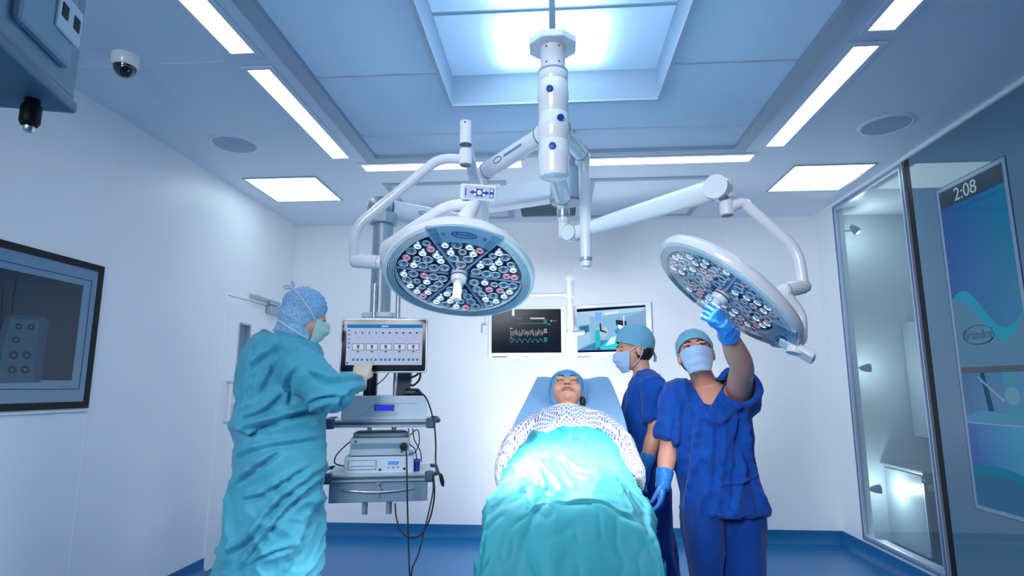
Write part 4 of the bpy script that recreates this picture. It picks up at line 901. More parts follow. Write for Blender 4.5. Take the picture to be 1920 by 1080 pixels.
t, M, w, h = monitor('monitor with heart and breathing traces, partly behind the lamp', (915, 628, 4.4), (1058, 628, 4.4), 575, 672)
scn = MB().box((.003, .010, .0015), (w*.91, h*.84, .002)).xf(M).build('screen', mat('screen_off_black', (.002, .004, .012), .2, spec=.15), t, smooth=False)
G_c = glow('trace_cyan', lin('#49b8b4'), 1.0); G_w = glow('trace_white', lin('#c9ced8'), 1.0)
sx = lambda u: .003+(u-.5)*w*.91
sy = lambda v: .010+(.5-v)*h*.84
def trace(nm, pts, m, r=.0014): return MB().tube([M @ Vector((sx(u), sy(v), .003)) for u, v in pts], r, 6).build(nm, m, scn)
trace('pulse_trace', [(.38, .33), (.44, .33), (.455, .30), (.47, .33), (.52, .325), (.535, .30), (.55, .33), (.66, .33), (.69, .31), (.72, .33), (.76, .32)], G_c)
trace('breath_trace', [(.27+.47*i/44, .545+(.06+.02*math.sin(i*1.7))*(1 if i % 2 else -1)+.02*math.sin(i*.6)) for i in range(45)], G_w, .0015)
trace('pressure_trace', [(.27+.47*i/60, .71+.055*math.sin(i/60*2*PI*6.2)*(1 if math.sin(i/60*2*PI*6.2) > 0 else .6)+.01*math.sin(i)) for i in range(61)], G_c, .0014)
def mark(u, v, du, dv, m): return MB().box((sx(u), sy(v), .003), (du*w, dv*h, .0006)).xf(M).build('readout', m, scn, smooth=False)
for a in ((.66, .21, .19, .03, G_w), (.41, .21, .05, .012, G_c), (.28, .44, .03, .02, G_w), (.28, .665, .035, .02, G_c), (.9, .27, .07, .012, G_c), (.86, .27, .015, .035, G_w), (.83, .35, .03, .012, G_w), (.36, .80, .05, .012, U_dark)): mark(*a)
for u, v, s_, m in ((.775, .285, '53', G_c), (.775, .50, '32', G_w), (.775, .70, '97', G_c)):
    for i in range(2):
        for j in range(3): mark(u-.012+i*.026, v-.035+j*.035, .018, .014 if j != 1 else .01, m)
        mark(u-.018+i*.026, v, .005, .08, m)
MB().box((-w*.34, -h/2+.011, .0012), (w*.2, .006, .0008)).xf(M).build('badge', M_logo, t, smooth=False); MB().box((0.0, -h/2+.011, .0012), (w*.05, .006, .0008)).xf(M).build('badge', M_grtext, t, smooth=False); MB().box((w*.34, -h/2+.008, .0012), (w*.22, .003, .0008)).xf(M).build('badge', M_grtext, t, smooth=False)
ax_ = M @ Vector((-.06, .05, -.04)); MB().tube([ax_, ax_+Vector((0, .0, 0))+Vector((0, .03, .02))], .02, 12).build('rear_hub', M_plast2, t)
# second monitor: a camera view of the room
t, M, w, h = monitor('monitor showing a camera view of the room, behind the person in profile', (1074, 620, 4.52), (1223, 620, 4.30), 569, 671)
scn = MB().box((-.004, .008, .0015), (w*.87, h*.82, .002)).xf(M).build('screen', mat('screen_off_black', '#000000'), t, smooth=False)
sx = lambda u: -.004+(u-.5)*w*.87
sy = lambda v: .008+(.5-v)*h*.82
def poly(nm, pts, col, z=.003, e=1.25):
    mb = MB(); mb.add([M @ Vector((sx(u), sy(v), z)) for u, v in pts], [tuple(range(len(pts)))]); k_ = 'view_'+col[1:]
    return mb.build(nm, MATS.get(k_) or glow(k_, lin(col), e), scn, smooth=False)
poly('view_wall', [(0, .07), (1, .04), (1, .95), (0, .95)], '#86b4d8'); poly('view_side_wall', [(0, .07), (.2, .12), (.2, .78), (0, .94)], '#9cc4e2', .0032)
poly('view_ceiling', [(0, .07), (1, .04), (.95, .12), (.25, .2)], '#a9cbe4', .0033); poly('view_floor', [(0, .95), (.33, .74), (.6, .74), (.6, .95)], '#3f86b4', .0034); poly('view_right_wall', [(.6, .3), (1, .12), (1, .95), (.6, .74)], '#7aa3c4', .0031)
poly('view_glow', [(.27, .1), (.38, .1), (.36, .3), (.29, .3)], '#6fb0f5', .0036)
poly('view_screen_frame', [(.02, .39), (.19, .36), (.195, .54), (.04, .62)], '#6a97b8', .0036); poly('view_screen', [(.04, .42), (.17, .39), (.175, .52), (.055, .58)], '#2f6d93', .004)
poly('view_gown', [(.27, .52), (.31, .47), (.34, .52), (.345, .9), (.28, .92), (.265, .7)], '#2fb3c4', .0042); poly('view_shoes', [(.29, .9), (.34, .9), (.35, .94), (.3, .96)], '#27629a', .0044)
poly('view_trolley', [(.28, .46), (.45, .44), (.46, .62), (.40, .68), (.30, .62)], '#aebfd4', .0038); poly('view_trolley_detail', [(.34, .35), (.36, .35), (.37, .5), (.44, .55), (.43, .58), (.34, .53)], '#2c3c55', .0041)
poly('view_drape', [(.30, .95), (.44, .76), (.56, .66), (.62, .72), (.60, .95)], '#37c6de', .0042); poly('view_drape_light', [(.42, .86), (.5, .68), (.58, .66), (.55, .82)], '#c6f0fa', .0044)
poly('view_cap', [(.56, .52), (.60, .48), (.63, .54), (.61, .62), (.57, .6)], '#3d8fd0', .0044); poly('view_lamp', [(.60, .40), (.66, .42), (.72, .50), (.70, .54), (.62, .49)], '#eef5fb', .0046)
poly('view_monitor', [(.58, .29), (.73, .33), (.73, .46), (.58, .42)], '#223344', .004); poly('view_post', [(.685, .2), (.70, .2), (.70, .5), (.685, .5)], '#e3edf6', .0048); poly('view_arm', [(.42, .12), (.62, .1), (.62, .14), (.42, .16)], '#d5e4f0', .0046)
MB().box((-w*.36, -h/2+.011, .0012), (w*.18, .006, .0008)).xf(M).build('badge', M_logo, t, smooth=False); MB().box((-.01, -h/2+.011, .0012), (w*.05, .006, .0008)).xf(M).build('badge', M_grtext, t, smooth=False)
q = M @ Vector((-w*.34, 0, -.04)); MB().tube([q, Vector((Xp, 4.4, q.z-.02))], .02, 14).build('rear_hub', M_plast2, t)
wb = thing('wall_box', 'small white wall box with a cord, just left of the trace monitor', 'wall box', P(910, 618, 5.56))
c = P(910, 618, 5.56); MB().box((c.x, 5.56, c.z), (.055, .036, .085)).build('case', M_plast2, wb, smooth=False, bevel=.005); MB().tube([(c.x, 5.565, c.z+.04), (c.x, 5.57, c.z+.25)], .005, 10).build('cord', M_plast2, wb)

# ---------------------------------------------------------------- service head hanging close to the camera, top left
sh = thing('service_head', 'grey service box with two data sockets hanging close at the top left', 'service pendant', (-1.25, .95, 2.0))
K = Pz(140, 207, 2.0); sy_ = Vector((.28, -.96, 0)).normalized(); sx_ = Vector((-sy_.y, sy_.x, 0)); sx_ = sx_ if sx_.x < 0 else -sx_
MV = frame(K, sx_, sy_, (0, 0, 1))   # x into the box, y towards the camera
M_svc = mat('service_grey', lin('#7f97ac'), .42)
MB().box((.15, .3, .29), (.30, .60, .55)).xf(MV).build('body', M_svc, sh, smooth=False, bevel=.012)
MB().box((.15, .3, .006), (.31, .61, .03)).xf(MV).build('base_tray', mat('service_trim', lin('#6d8496'), .45), sh, smooth=False, bevel=.008)
MB().box((-.006, .17, .20), (.02, .20, .27)).xf(MV).build('socket_panel', mat('service_panel', lin('#8ea5b8'), .4), sh, smooth=False, bevel=.012)
pz_ = [(P(102, 66, K.y), 0), (P(124, 86, K.y), 1)]
pl = MB().box((-.018, .105, .17), (.006, .10, .09)).xf(MV).build('socket_plate', M_plast2, sh, smooth=False, bevel=.004)
for y_ in (.08, .13): MB().box((-.0212, y_, .175), (.003, .024, .032)).xf(MV).build('data_socket', M_black, pl, smooth=False)
MB().box((-.0165, .24, .30), (.004, .03, .03)).xf(MV).build('switch', M_dgrey, sh, smooth=False)
MB().tube([(-1.18, .95, 2.5), (-1.18, .95, 2.95)], .07, 32).build('drop_column', M_grey, sh)
c = P(56, 225, 1.16); cp_ = thing('gas_connector', 'black hanging connector with metal tip under the service box', 'connector', c)
MB().lathe([(.018, .035), (.02, .03), (.02, -.005), (.017, -.012), (.012, -.016)], Matrix.Translation(c), 24).build('grip', M_black, cp_)
MB().lathe([(.011, -.014), (.011, -.024), (.008, -.028)], Matrix.Translation(c), 20).build('tip', M_steel, cp_)
MB().tube([c+Vector((0, 0, .03)), (c.x, c.y, 2.0)], .015, 14).build('stem', M_black, cp_)
# ---------------------------------------------------------------- people: shared builders
def skinm(name, c):
    m = mottled(mat(name, c, .48), c, c, 30); b = m.node_tree.nodes['Principled BSDF']; b.inputs['Subsurface Weight'].default_value = .12; b.inputs['Subsurface Radius'].default_value = (.012, .005, .003); b.inputs['Subsurface Scale'].default_value = .5
    return m
M_skinA = skinm('skin_fair', '#e8a98d'); M_skinP = skinm('skin_tan', '#dfa285'); M_skinC = skinm('skin_rosy', '#eaa68e')
def cloth(name, c, rough=.75, scale=60, st=.25, sheen=.15): return bumpy(mat(name, c, rough, sheen=sheen, spec=.25), scale, st, .003, 5)
def crumpled(m, scale, strength, dist):     # paper-like creases of a disposable cloth
    t = NT(m); tc = t.n('ShaderNodeTexCoord'); w = t.n('ShaderNodeTexNoise', Scale=scale*.5, Detail=2); t.l(tc.outputs['Object'], w.inputs['Vector'])
    mx = t.n('ShaderNodeVectorMath'); mx.operation = 'MULTIPLY_ADD'; t.l(w.outputs['Color'], mx.inputs[0]); mx.inputs[1].default_value = (.22, .22, .22); t.l(tc.outputs['Object'], mx.inputs[2])
    x = t.n('ShaderNodeTexNoise', Scale=scale, Detail=5); x.noise_type = 'RIDGED_MULTIFRACTAL'; t.l(mx.outputs[0], x.inputs['Vector'])
    bp = t.n('ShaderNodeBump', Strength=strength, Distance=dist); t.l(x.outputs[0], bp.inputs['Height']); t.l(bp.outputs[0], t.b.inputs['Normal']); return m
M_gown = crumpled(mat('gown_teal', lin('#48a5bf'), .6, sheen=.15, spec=.3), 7, .5, .010)
M_drape = crumpled(mat('drape_teal', lin('#288c9c'), .6, spec=.35), 9, .55, .010)
M_scrub = cloth('scrubs_blue', lin('#084eac'), .8, 45, .3)
M_scrub2 = cloth('scrubs_blue_trousers', lin('#08449a'), .8, 45, .3)
M_cap = cloth('cap_teal', lin('#76b2cb'), .8, 70, .3); M_capP = cloth('cap_blue', lin('#69a8d4'), .8, 70, .3)
M_mask = cloth('mask_blue', lin('#b5cff0'), .7, 60, .15); M_maskG = cloth('mask_green', lin('#b9dcda'), .7, 60, .15)
M_glove = mat('glove_blue', lin('#3a8fe6'), .3, spec=.5); M_gloveC = mat('glove_cream', lin('#e0cdb4'), .5)
M_hair = mat('hair_dark', (.018, .012, .01), .5); M_lash = mat('lash_dark', (.03, .02, .02), .6); M_lip = mat('lips', lin('#b8786e'), .45)
M_tie = mat('tie_white', lin('#d8e6f2'), .7); M_shoe = mat('clog_white', lin('#cfd8e0'), .5)
M_eyew = mat('eye_white', (.75, .75, .76), .15); M_iris = mat('iris_dark', (.03, .02, .015), .1)
# speckled cap of the person in the gown
m = mat('cap_speckled', lin('#5ba3dc'), .8); t_ = NT(m); tc = t_.n('ShaderNodeTexCoord'); vx = t_.n('ShaderNodeTexNoise', Scale=220, Detail=4); t_.l(tc.outputs['Object'], vx.inputs['Vector'])
r_ = t_.n('ShaderNodeValToRGB'); r_.color_ramp.elements[0].position = .42; r_.color_ramp.elements[1].position = .62; r_.color_ramp.elements[0].color = (*lin('#69a8da'), 1); r_.color_ramp.elements[1].color = (*lin('#bfe0f6'), 1); t_.l(vx.outputs[0], r_.inputs[0]); t_.l(r_.outputs[0], t_.b.inputs['Base Color'])
bp = t_.n('ShaderNodeBump', Strength=.4, Distance=.003); t_.l(vx.outputs[0], bp.inputs['Height']); t_.l(bp.outputs[0], t_.b.inputs['Normal']); M_capS = m

def headframe(c, f, up, s=1.0):
    f = Vector(f).normalized(); up = Vector(up); up = (up-f*up.dot(f)).normalized(); x = f.cross(up)
    return frame(c, x*s, f*s, up*s)
def head(mb, M, neck_to=None, nr=.052, ears=True):
    e = lambda c, r: mb.ell(M @ Vector(c), [q for q in r], M, 22, 14)
    e((0, -.012, .035), (.075, .094, .084)); e((0, .028, -.03), (.063, .062, .082)); e((0, .042, -.082), (.047, .047, .036)); e((0, .070, -.100), (.020, .018, .017))
    for s in (-1, 1):
        e((s*.038, .056, -.034), (.026, .027, .028)); e((s*.0305, .080, .001), (.0155, .010, .0095)); 
        if ears: e((s*.077, -.006, -.016), (.010, .019, .031))
        e((s*.0115, .103, -.043), (.0085, .010, .0075)); e((s*.030, .083, .019), (.024, .010, .008))
    mb.tube([M @ Vector(p) for p in ((0, .088, .012), (0, .102, -.018), (0, .113, -.037), (0, .102, -.046))], [.009, .011, .0135, .009], 14)
    e((0, .092, -.068), (.023, .009, .0055)); e((0, .090, -.078), (.020, .010, .007))
    if neck_to is not None:
        a = M @ Vector((0, -.022, -.05)); b = Vector(neck_to); mb.tube([a, a*.5+b*.5, b, b+(b-a)*.25], [nr*1.02, nr, nr*1.12, nr*1.5], 22)
def cap(M, name, m, par, g=1.09, front=.058, back=-.055, puff=0, seed=0, zc=.035, rz=None):
    rx, ry, rz = .075*g, .094*g, rz or .084*g+puff; mb = MB()
    def fn(u, v):
        a = 2*PI*u; y = math.sin(a); zb = (front+back)/2+(front-back)/2*y; tb = math.asin(max(-.95, min(.9, (zb-zc)/rz))); th = tb+(PI/2*.985-tb)*v
        k = math.cos(th); w = 1+puff*1.2*max(0, -y)*math.sin(PI*min(1, v*1.3))
        fold = .0030*math.sin(13*a+seed+3*v)*(1-v)*v*3+.0025*noise.noise(Vector((math.cos(a)*3+seed, y*3, v*5)))
        return M @ Vector((rx*k*math.cos(a)*w*(1+fold*9), -.012+ry*k*y*w*(1+fold*9), zc+rz*math.sin(th)*(1+fold*3)))
    mb.grid(fn, 72, 26, closed=True)
    o = solid(mb.build(name, m, par), .0025, 1)
    b = MB(); ring = [M @ Vector((rx*1.012*math.cos(a)*math.sqrt(max(0, 1-(((front+back)/2+(front-back)/2*math.sin(a)-zc)/rz)**2)), -.012+ry*1.012*math.sin(a)*math.sqrt(max(0, 1-(((front+back)/2+(front-back)/2*math.sin(a)-zc)/rz)**2)), (front+back)/2+(front-back)/2*math.sin(a))) for a in [2*PI*i/60 for i in range(61)]]
    b.tube(ring, .003, 8); b.build('cap_band', m, o); return o
def mask(M, m, par, top=.002, bot=-.118, wide=74, straps=()):
    mb = MB()
    def fn(u, v):
        a = rad(wide)*(2*u-1); z = top+(bot-top)*v; z += .012*(1-math.cos(a))*(.5-v)
        k = math.cos(a); nose = .024*max(0, k)**3*math.exp(-((v-.28)/.32)**2); pl = .0022*math.sin(v*PI*7)*max(0, k)
        tuck = -.020*max(0, v-.72)/.28
        nar = 1-.34*max(0, v-.25)**1.6/.75**1.6
        return M @ Vector((.075*math.sin(a)*nar, .018+(.084+nose+pl+tuck)*(1-(1-k)*nar)+.004-(1-nar)*.012, z+.022*(1-k)*max(0, v-.5)))
    mb.grid(fn, 44, 30); o = solid(mb.build('mask', m, par), .002, 1); return o
def strap(M, pts, par, m=None, r=.0022):
    return MB().tube([M @ Vector(p) for p in smooth_path(pts, 8)], r, 8).build('mask_strap', m or M_tie, par)
def hand(M, curls, thumb=((.55, .75, -.35), (.25, .9, -.45)), spread=.07, s=1.0, side=1):
    mb = MB(); N = lambda *p: M @ (Vector((p[0]*side, p[1], p[2]))*s)
    rs = []
    for y, w, h, z in ((-.03, .027, .022, 0), (0, .030, .020, 0), (.03, .039, .017, .001), (.06, .043, .0155, .002), (.085, .042, .0135, .002), (.095, .036, .010, .001)):
        rs.append([N(w*math.copysign(abs(math.cos(a))**.7, math.cos(a)), y, z+h*math.copysign(abs(math.sin(a))**.8, math.sin(a))) for a in [2*PI*i/20 for i in range(20)]])
    mb.rings(rs)
    for i, (bx, L_, r) in enumerate(((.031, .074, .0092), (.0105, .082, .0095), (-.0105, .076, .0090), (-.031, .060, .0080))):
        d = Vector(((1.5-i)*spread, 1, 0)).normalized(); p = Vector((bx, .084, .002)); pts = [p-d*.02, p]; ang = 0
        for sg, cu in zip((.46, .30, .24), curls[i]):
            ang += cu; dd = Vector((d.x*math.cos(ang), d.y*math.cos(ang), -math.sin(ang))); p = p+dd*L_*sg; pts.append(p)
        mb.tube([N(*q) for q in pts], [r*s*1.08, r*s*1.1, r*s, r*s*.92, r*s*.72], 12); mb.ell(N(*pts[-1]), (r*s*.76,)*3, None, 10, 8)
    p = Vector((.026, .022, -.006)); a, b = Vector(thumb[0]).normalized(), Vector(thumb[1]).normalized(); q = p+a*.04; w = q+b*.032; e = w+b*.022
    mb.tube([N(*v) for v in (p-a*.02, p, q, w, e)], [.014*s, .0145*s, .0105*s, .0098*s, .007*s], 12); mb.ell(N(*e), (.0073*s,)*3, None, 10, 8)
    return mb
def loft(mb, rows, n=6, seg=32, ex=1.0):     # rows: (centre, half x, half y, turn) -> rings that follow the body
    flat = [(*c, a, b, t) for c, a, b, t in rows]; sm_ = smooth_path(flat, n); rs = []
    for x, y, z, a, b, t in sm_:
        ct, st = math.cos(t), math.sin(t); ring = []
        for k_ in range(seg):
            q = 2*PI*k_/seg; cx, cy = a*math.copysign(abs(math.cos(q))**ex, math.cos(q)), b*math.copysign(abs(math.sin(q))**ex, math.sin(q)); ring.append(Vector((x+cx*ct-cy*st, y+cx*st+cy*ct, z)))
        rs.append(ring)
    return mb.rings(rs)
def limb(mb, pts, rr, n=6, seg=22):
    sm_ = smooth_path([(*p, *(r if isinstance(r, tuple) else (r, r))) for p, r in zip(pts, rr)], n)
    return mb.tube([Vector(q[:3]) for q in sm_], [(max(.002, q[3]), max(.002, q[4])) for q in sm_], seg)
def folds(A, sc, st=(1, 1, 1), dirs=None, seed=0, fine=.25, mask_=None):
    def f(co, n):
        p = Vector((co.x*st[0]*sc+seed, co.y*st[1]*sc, co.z*st[2]*sc))
        w = Vector((noise.noise(p*.5+Vector((7, 0, 0))), noise.noise(p*.5+Vector((0, 9, 0))), noise.noise(p*.5)))*.8
        r = (1-min(1, abs(noise.noise(p+w))*2.3))**2-.3; r2 = (1-min(1, abs(noise.noise(p*2.3+w+Vector((3, 1, 5))))*2.3))**2-.3
        k_ = mask_(co) if mask_ else 1
        return co+n*(A*(r+fine*r2)*k_)
    return f
def creases(lines, YY):                      # folds that run along given lines of the cloth's near side
    seg = []
    for pts, dep, wid in lines:
        q = [P(x, y, YY) for x, y in pts]; q = [Vector(p) for p in smooth_path([tuple(p) for p in q], 4)]; tot = len(q)-1
        for i in range(tot): seg.append((q[i].x, q[i].z, q[i+1].x, q[i+1].z, dep*math.sin(PI*(i+.7)/(tot+.4))**.6, wid))
    def f(co, n):
        if n.y > .15: return co
        d_ = 0
        best = {}
        for ax_, az, bx, bz, dep, wid in seg:
            ex, ez = bx-ax_, bz-az; L2 = ex*ex+ez*ez+1e-9; t = max(0, min(1, ((co.x-ax_)*ex+(co.z-az)*ez)/L2)); dx, dz = co.x-ax_-ex*t, co.z-az-ez*t; dd = dx*dx+dz*dz
            if dd < 9*wid*wid:
                L_ = math.sqrt(L2); sgn = (dx*-ez+dz*ex)/L_; r = sgn/wid
                v = dep*(-math.exp(-(r*1.6)**2)+.9*math.exp(-((r-1.3)*1.3)**2))*math.exp(-max(0, dd-sgn*sgn)/(wid*wid))
                k_ = (dep, wid)
                if abs(v) > abs(best.get(k_, 0)): best[k_] = v
        d_ = sum(best.values())
        return co+n*d_*min(1, max(0, .6-n.y*1.2))
    return f
def carve(o, cut):                           # open a neckline or a sleeve
    b = cut.build('cutter', M_scrub, None, smooth=False); md = o.modifiers.new('cut', 'BOOLEAN'); md.operation = 'DIFFERENCE'; md.solver = 'EXACT'; md.object = b
    dg = bpy.context.evaluated_depsgraph_get(); dg.update(); me = bpy.data.meshes.new_from_object(o.evaluated_get(dg)); o.modifiers.clear(); old = o.data; o.data = me; bpy.data.objects.remove(b); bpy.data.meshes.remove(old)
    for p in o.data.polygons: p.use_smooth = True
    o.data.set_sharp_from_angle(angle=rad(50)); return o
def person(label, c): return thing('person', label, 'person', (c[0], c[1], 0))
def mid(pxl, pxr, py, Y): a, b = P(pxl, py, Y), P(pxr, py, Y); return ((a+b)/2, (b-a).length/2)
def torso_rows(rows, Y, depth, turn=0):
    out = []
    for i, (py, xl, xr) in enumerate(rows):
        dY, b = (depth[i] if isinstance(depth, list) else (0, depth)); c, a = mid(xl, xr, py, Y+dY); out.append(((c.x, c.y, c.z), a, b, turn))
    return out
def shoe(mb, c, d, s=1.0):
    d = Vector(d).normalized(); M = frame(c, d.cross(Vector((0, 0, 1)))*-1, d, (0, 0, 1)); rs = []
    for y, w, h in ((-.09, .025, .045), (-.07, .036, .07), (-.02, .038, .075), (.05, .044, .055), (.12, .045, .038), (.165, .03, .026), (.175, .012, .018)):
        rs.append([M @ Vector((w*math.cos(a)*s, y*s, (h*s/2)*(1+math.sin(a)) if math.sin(a) > -.6 else 0)) for a in [2*PI*i/18 for i in range(18)]])
    return mb.rings(rs)
# ---------------------------------------------------------------- operating table
ot = thing('operating_table', 'operating table with a light blue sheet under the lying person', 'operating table', (.1, 2.6, 0))
M_sheet = bumpy(mat('sheet_blue', lin('#86b4de'), .6, sheen=.1), 14, .25, .008, 4, (1, .4, .4))
ed = [(P(1008, 706, 3.62), P(1139, 706, 3.62)), (P(1003, 716, 3.5), P(1145, 716, 3.5)), (P(985, 752, 3.2), P(1160, 752, 3.2)), (P(962, 800, 2.92), P(1174, 800, 2.92)), (P(948, 862, 2.68), P(1184, 862, 2.68))]
ed = [(a, b) for a, b in ed]
def crossbed(a, b, sag=.0):
    pts = []
    for i in range(25):
        u = i/24; p = a*(1-u)+b*u; p = p+Vector((0, 0, -.012*math.sin(PI*u)+.004*math.sin(u*17+p.y*5))); pts.append(p)
    return [a+Vector((-.006, 0, -.09)), a+Vector((-.008, 0, -.03)), a+Vector((-.004, 0, -.006))]+pts+[b+Vector((.004, 0, -.006)), b+Vector((.008, 0, -.03)), b+Vector((.006, 0, -.09))]
rows = [crossbed(a, b) for a, b in ed]; nn = len(rows[0]); sm_rows = []
cols_ = [smooth_path([tuple(r[k_]) for r in rows], 8) for k_ in range(nn)]
mb = MB(); mb.rings([[Vector(cols_[k_][j]) for k_ in range(nn)] for j in range(len(cols_[0]))])
sh_ = mb.build('sheet', M_sheet, ot)
hx = (ed[0][0].x+ed[0][1].x)/2
M_mat = mat('mattress_black', (.02, .025, .03), .6)
mb = MB(); mb.rings([[Vector((hx-w, y, z)), Vector((hx+w, y, z)), Vector((hx+w, y+.02, z-.06)), Vector((hx-w, y+.02, z-.06))] for y, z, w in ((3.6, ed[0][0].z-.1, .2), (2.7, .90, .26), (2.66, .86, .26))]); mb.build('back_section', M_mat, ot, smooth=False)
fx = P(1071, 1034, 1.86).x
mb = MB(); mb.box(((hx+fx)/2, 2.36, .76), (.44, .62, .08)); mb.build('leg_section', M_mat, ot, smooth=False, bevel=.01)
mb = MB(); mb.box((hx, 2.55, .72), (.46, 1.1, .05)); mb.build('frame', M_steel, ot, smooth=False, bevel=.006)
MB().box((hx, 2.65, .40), (.28, .34, .62)).build('column', M_steel, ot, smooth=False, bevel=.02)
MB().box((hx, 2.6, .06), (.5, 1.0, .12)).build('base', M_grey, ot, smooth=False, bevel=.03)

# ---------------------------------------------------------------- the person on the table
hc = P(1063, 737, 3.22)
pt_ = thing('person', 'person lying on the table in a patterned gown and light blue cap, eyes closed', 'person', (hc.x, 2.7, .95))
MH = headframe(hc, (.0, -.66, .75), (0, .75, .66), 1.08) @ Matrix.Diagonal((1.10, 1, 1, 1))
sho = [P(1005, 778, 3.02), P(1122, 775, 3.02)]; chest = P(1064, 775, 2.98)-Vector((0, 0, .07)); hip = P(1066, 880, 2.5)-Vector((0, 0, .10))
body = MB(); head(body, MH, chest+Vector((0, .10, .045)), .057, False)
def taxis(mb, rows, seg=30, n=5):            # torso along a slanted line: rows (centre, half width, half thickness)
    sm_ = smooth_path([(*c, a, b) for c, a, b in rows], n); rs = []
    ax_ = (Vector(rows[-1][0])-Vector(rows[0][0])).normalized(); up = Vector((0, 0, 1)); up = (up-ax_*up.dot(ax_)).normalized(); sx_ = Vector((1, 0, 0))
    for q in sm_: rs.append([Vector(q[:3])+sx_*(q[3]*math.cos(2*PI*k_/seg))+up*(q[4]*math.sin(2*PI*k_/seg)) for k_ in range(seg)])
    return mb.rings(rs)
taxis(body, [(chest+Vector((0, .09, .05)), .10, .06), (chest+Vector((0, .04, .02)), .17, .09), (chest, .185, .10), (chest*.6+hip*.4, .175, .10), (hip, .18, .10)])
knee = [P(1030, 925, 2.12)-Vector((0, 0, .07)), P(1100, 925, 2.12)-Vector((0, 0, .07))]; foot = [P(1045, 990, 2.06), P(1105, 985, 2.06)]
elb = [P(962, 868, 2.7)-Vector((0, 0, .03)), P(1172, 866, 2.7)-Vector((0, 0, .03))]
for i, s in ((0, -1), (1, 1)):
    limb(body, [hip+Vector((s*.08, 0, 0)), knee[i], foot[i]+Vector((0, .04, -.06))], [.085, .06, .04]); limb(body, [foot[i]+Vector((0, .05, -.07)), foot[i]+Vector((0, .0, -.03)), foot[i]+Vector((0, .0, .0))], [.035, .032, .02])
    limb(body, [sho[i]+Vector((0, 0, -.05)), elb[i], elb[i]+Vector((-s*.02, -.22, -.08))], [.055, .042, .03])
fuse(body, 'body', M_skinP, pt_, .0048, 3)
# closed lids, brows and lips
for s in (-1, 1):
    MB().tube([MH @ Vector(p) for p in smooth_path([(s*.017, .088, -.003), (s*.025, .0915, -.0065), (s*.036, .090, -.0065), (s*.045, .082, -.002)], 5)], [.0010]+[.0021]*14+[.001], 8).build('eyelash', M_lash, pt_)
    MB().tube([MH @ Vector(p) for p in smooth_path([(s*.012, .094, .019), (s*.026, .0955, .025), (s*.042, .089, .023)], 5)], [.0018]+[.0027]*8+[.002, .001], 8).build('eyebrow', M_lash, pt_)
    MB().ell(MH @ Vector((s*.0085, .107, -.0495)), (.0042, .004, .003), None, 10, 8).build('nostril', M_lash, pt_)
lp = MB(); lp.tube([MH @ Vector(p) for p in smooth_path([(-.026, .088, -.0745), (-.012, .0985, -.0700), (0, .1005, -.0712), (.012, .0985, -.0700), (.026, .088, -.0745)], 5)], [.001]+[.0042]*19+[.001], 10); lp.build('upper_lip', M_lip, pt_)
lp = MB(); lp.tube([MH @ Vector(p) for p in smooth_path([(-.025, .088, -.0765), (-.012, .0975, -.0805), (0, .0995, -.0815), (.012, .0975, -.0805), (.025, .088, -.0765)], 5)], [.001]+[.0048]*19+[.001], 10); lp.build('lower_lip', M_lip, pt_)
lp = MB(); lp.tube([MH @ Vector(p) for p in smooth_path([(-.027, .0875, -.0755), (-.012, .1005, -.0757), (0, .103, -.076), (.012, .1005, -.0757), (.027, .0875, -.0755)], 5)], .0008, 6); lp.build('mouth_line', M_lash, pt_)
cp = MB(); cp.ell(MH @ Vector((0, -.032, .0)), (.0885, .083, .132), MH, 28, 18); cp.ell(MH @ Vector((0, -.012, .052)), (.0835, .0985, .082), MH, 28, 16)
co_ = fuse(cp, 'cap', M_capP, pt_, .0055, 4, folds(.004, 15, (1, 1, 1), seed=8, fine=.4))
MB().tube([MH @ Vector(p) for p in smooth_path([(-.079, -.005, -.06), (-.083, .022, -.01), (-.072, .058, .035), (-.04, .086, .052), (0, .0925, .056), (.04, .086, .052), (.072, .058, .035), (.083, .022, -.01), (.079, -.005, -.06)], 6)], .0032, 8).build('cap_band', M_capP, co_)
MB().ell(MH @ Vector((-.068, .006, -.07)), (.014, .028, .03), MH, 14, 10).build('hair', M_hair, pt_)
# patterned gown: small blue lozenges printed in rows on white cotton
m = mat('gown_print', (.85, .86, .9), .8); t_ = NT(m); tc = t_.n('ShaderNodeTexCoord'); sp = t_.n('ShaderNodeSeparateXYZ'); t_.l(tc.outputs['Object'], sp.inputs[0])
x_, y_ = t_.math('MULTIPLY', sp.outputs[0], 44.0), t_.math('MULTIPLY', t_.math('ADD', sp.outputs[1], t_.math('MULTIPLY', sp.outputs[2], -.9)), 54.0)
def cell(ox, oy):
    fx_ = t_.math('ABSOLUTE', t_.math('SUBTRACT', t_.math('FRACT', t_.math('ADD', x_, ox)), .5)); fy_ = t_.math('ABSOLUTE', t_.math('SUBTRACT', t_.math('FRACT', t_.math('ADD', y_, oy)), .5))
    s_ = t_.math('ADD', fx_, fy_); return t_.math('MULTIPLY', t_.math('LESS_THAN', s_, .27), t_.math('GREATER_THAN', s_, .10))
f_ = t_.math('MAXIMUM', cell(0, 0), cell(.5, .5)); t_.l(t_.mixc(f_, (.66, .68, .74), lin('#3f4c98')), t_.b.inputs['Base Color']); M_print = m
gw = MB()
taxis(gw, [(chest+Vector((0, .085, .055)), .11, .055), (chest+Vector((0, .06, .035)), .155, .085), (chest+Vector((0, .02, .01)), .20, .11), (chest, .205, .117), (chest*.6+hip*.4, .20, .115), (hip, .2, .11)])
for i, s in ((0, -1), (1, 1)):
    limb(gw, [sho[i]+Vector((-s*.03, .0, -.045)), sho[i]*.5+elb[i]*.5+Vector((s*.015, 0, -.01)), elb[i]+Vector((s*.012, 0, .0)), elb[i]+Vector((s*.0, -.10, -.05))], [.075, .078, .07, .062])
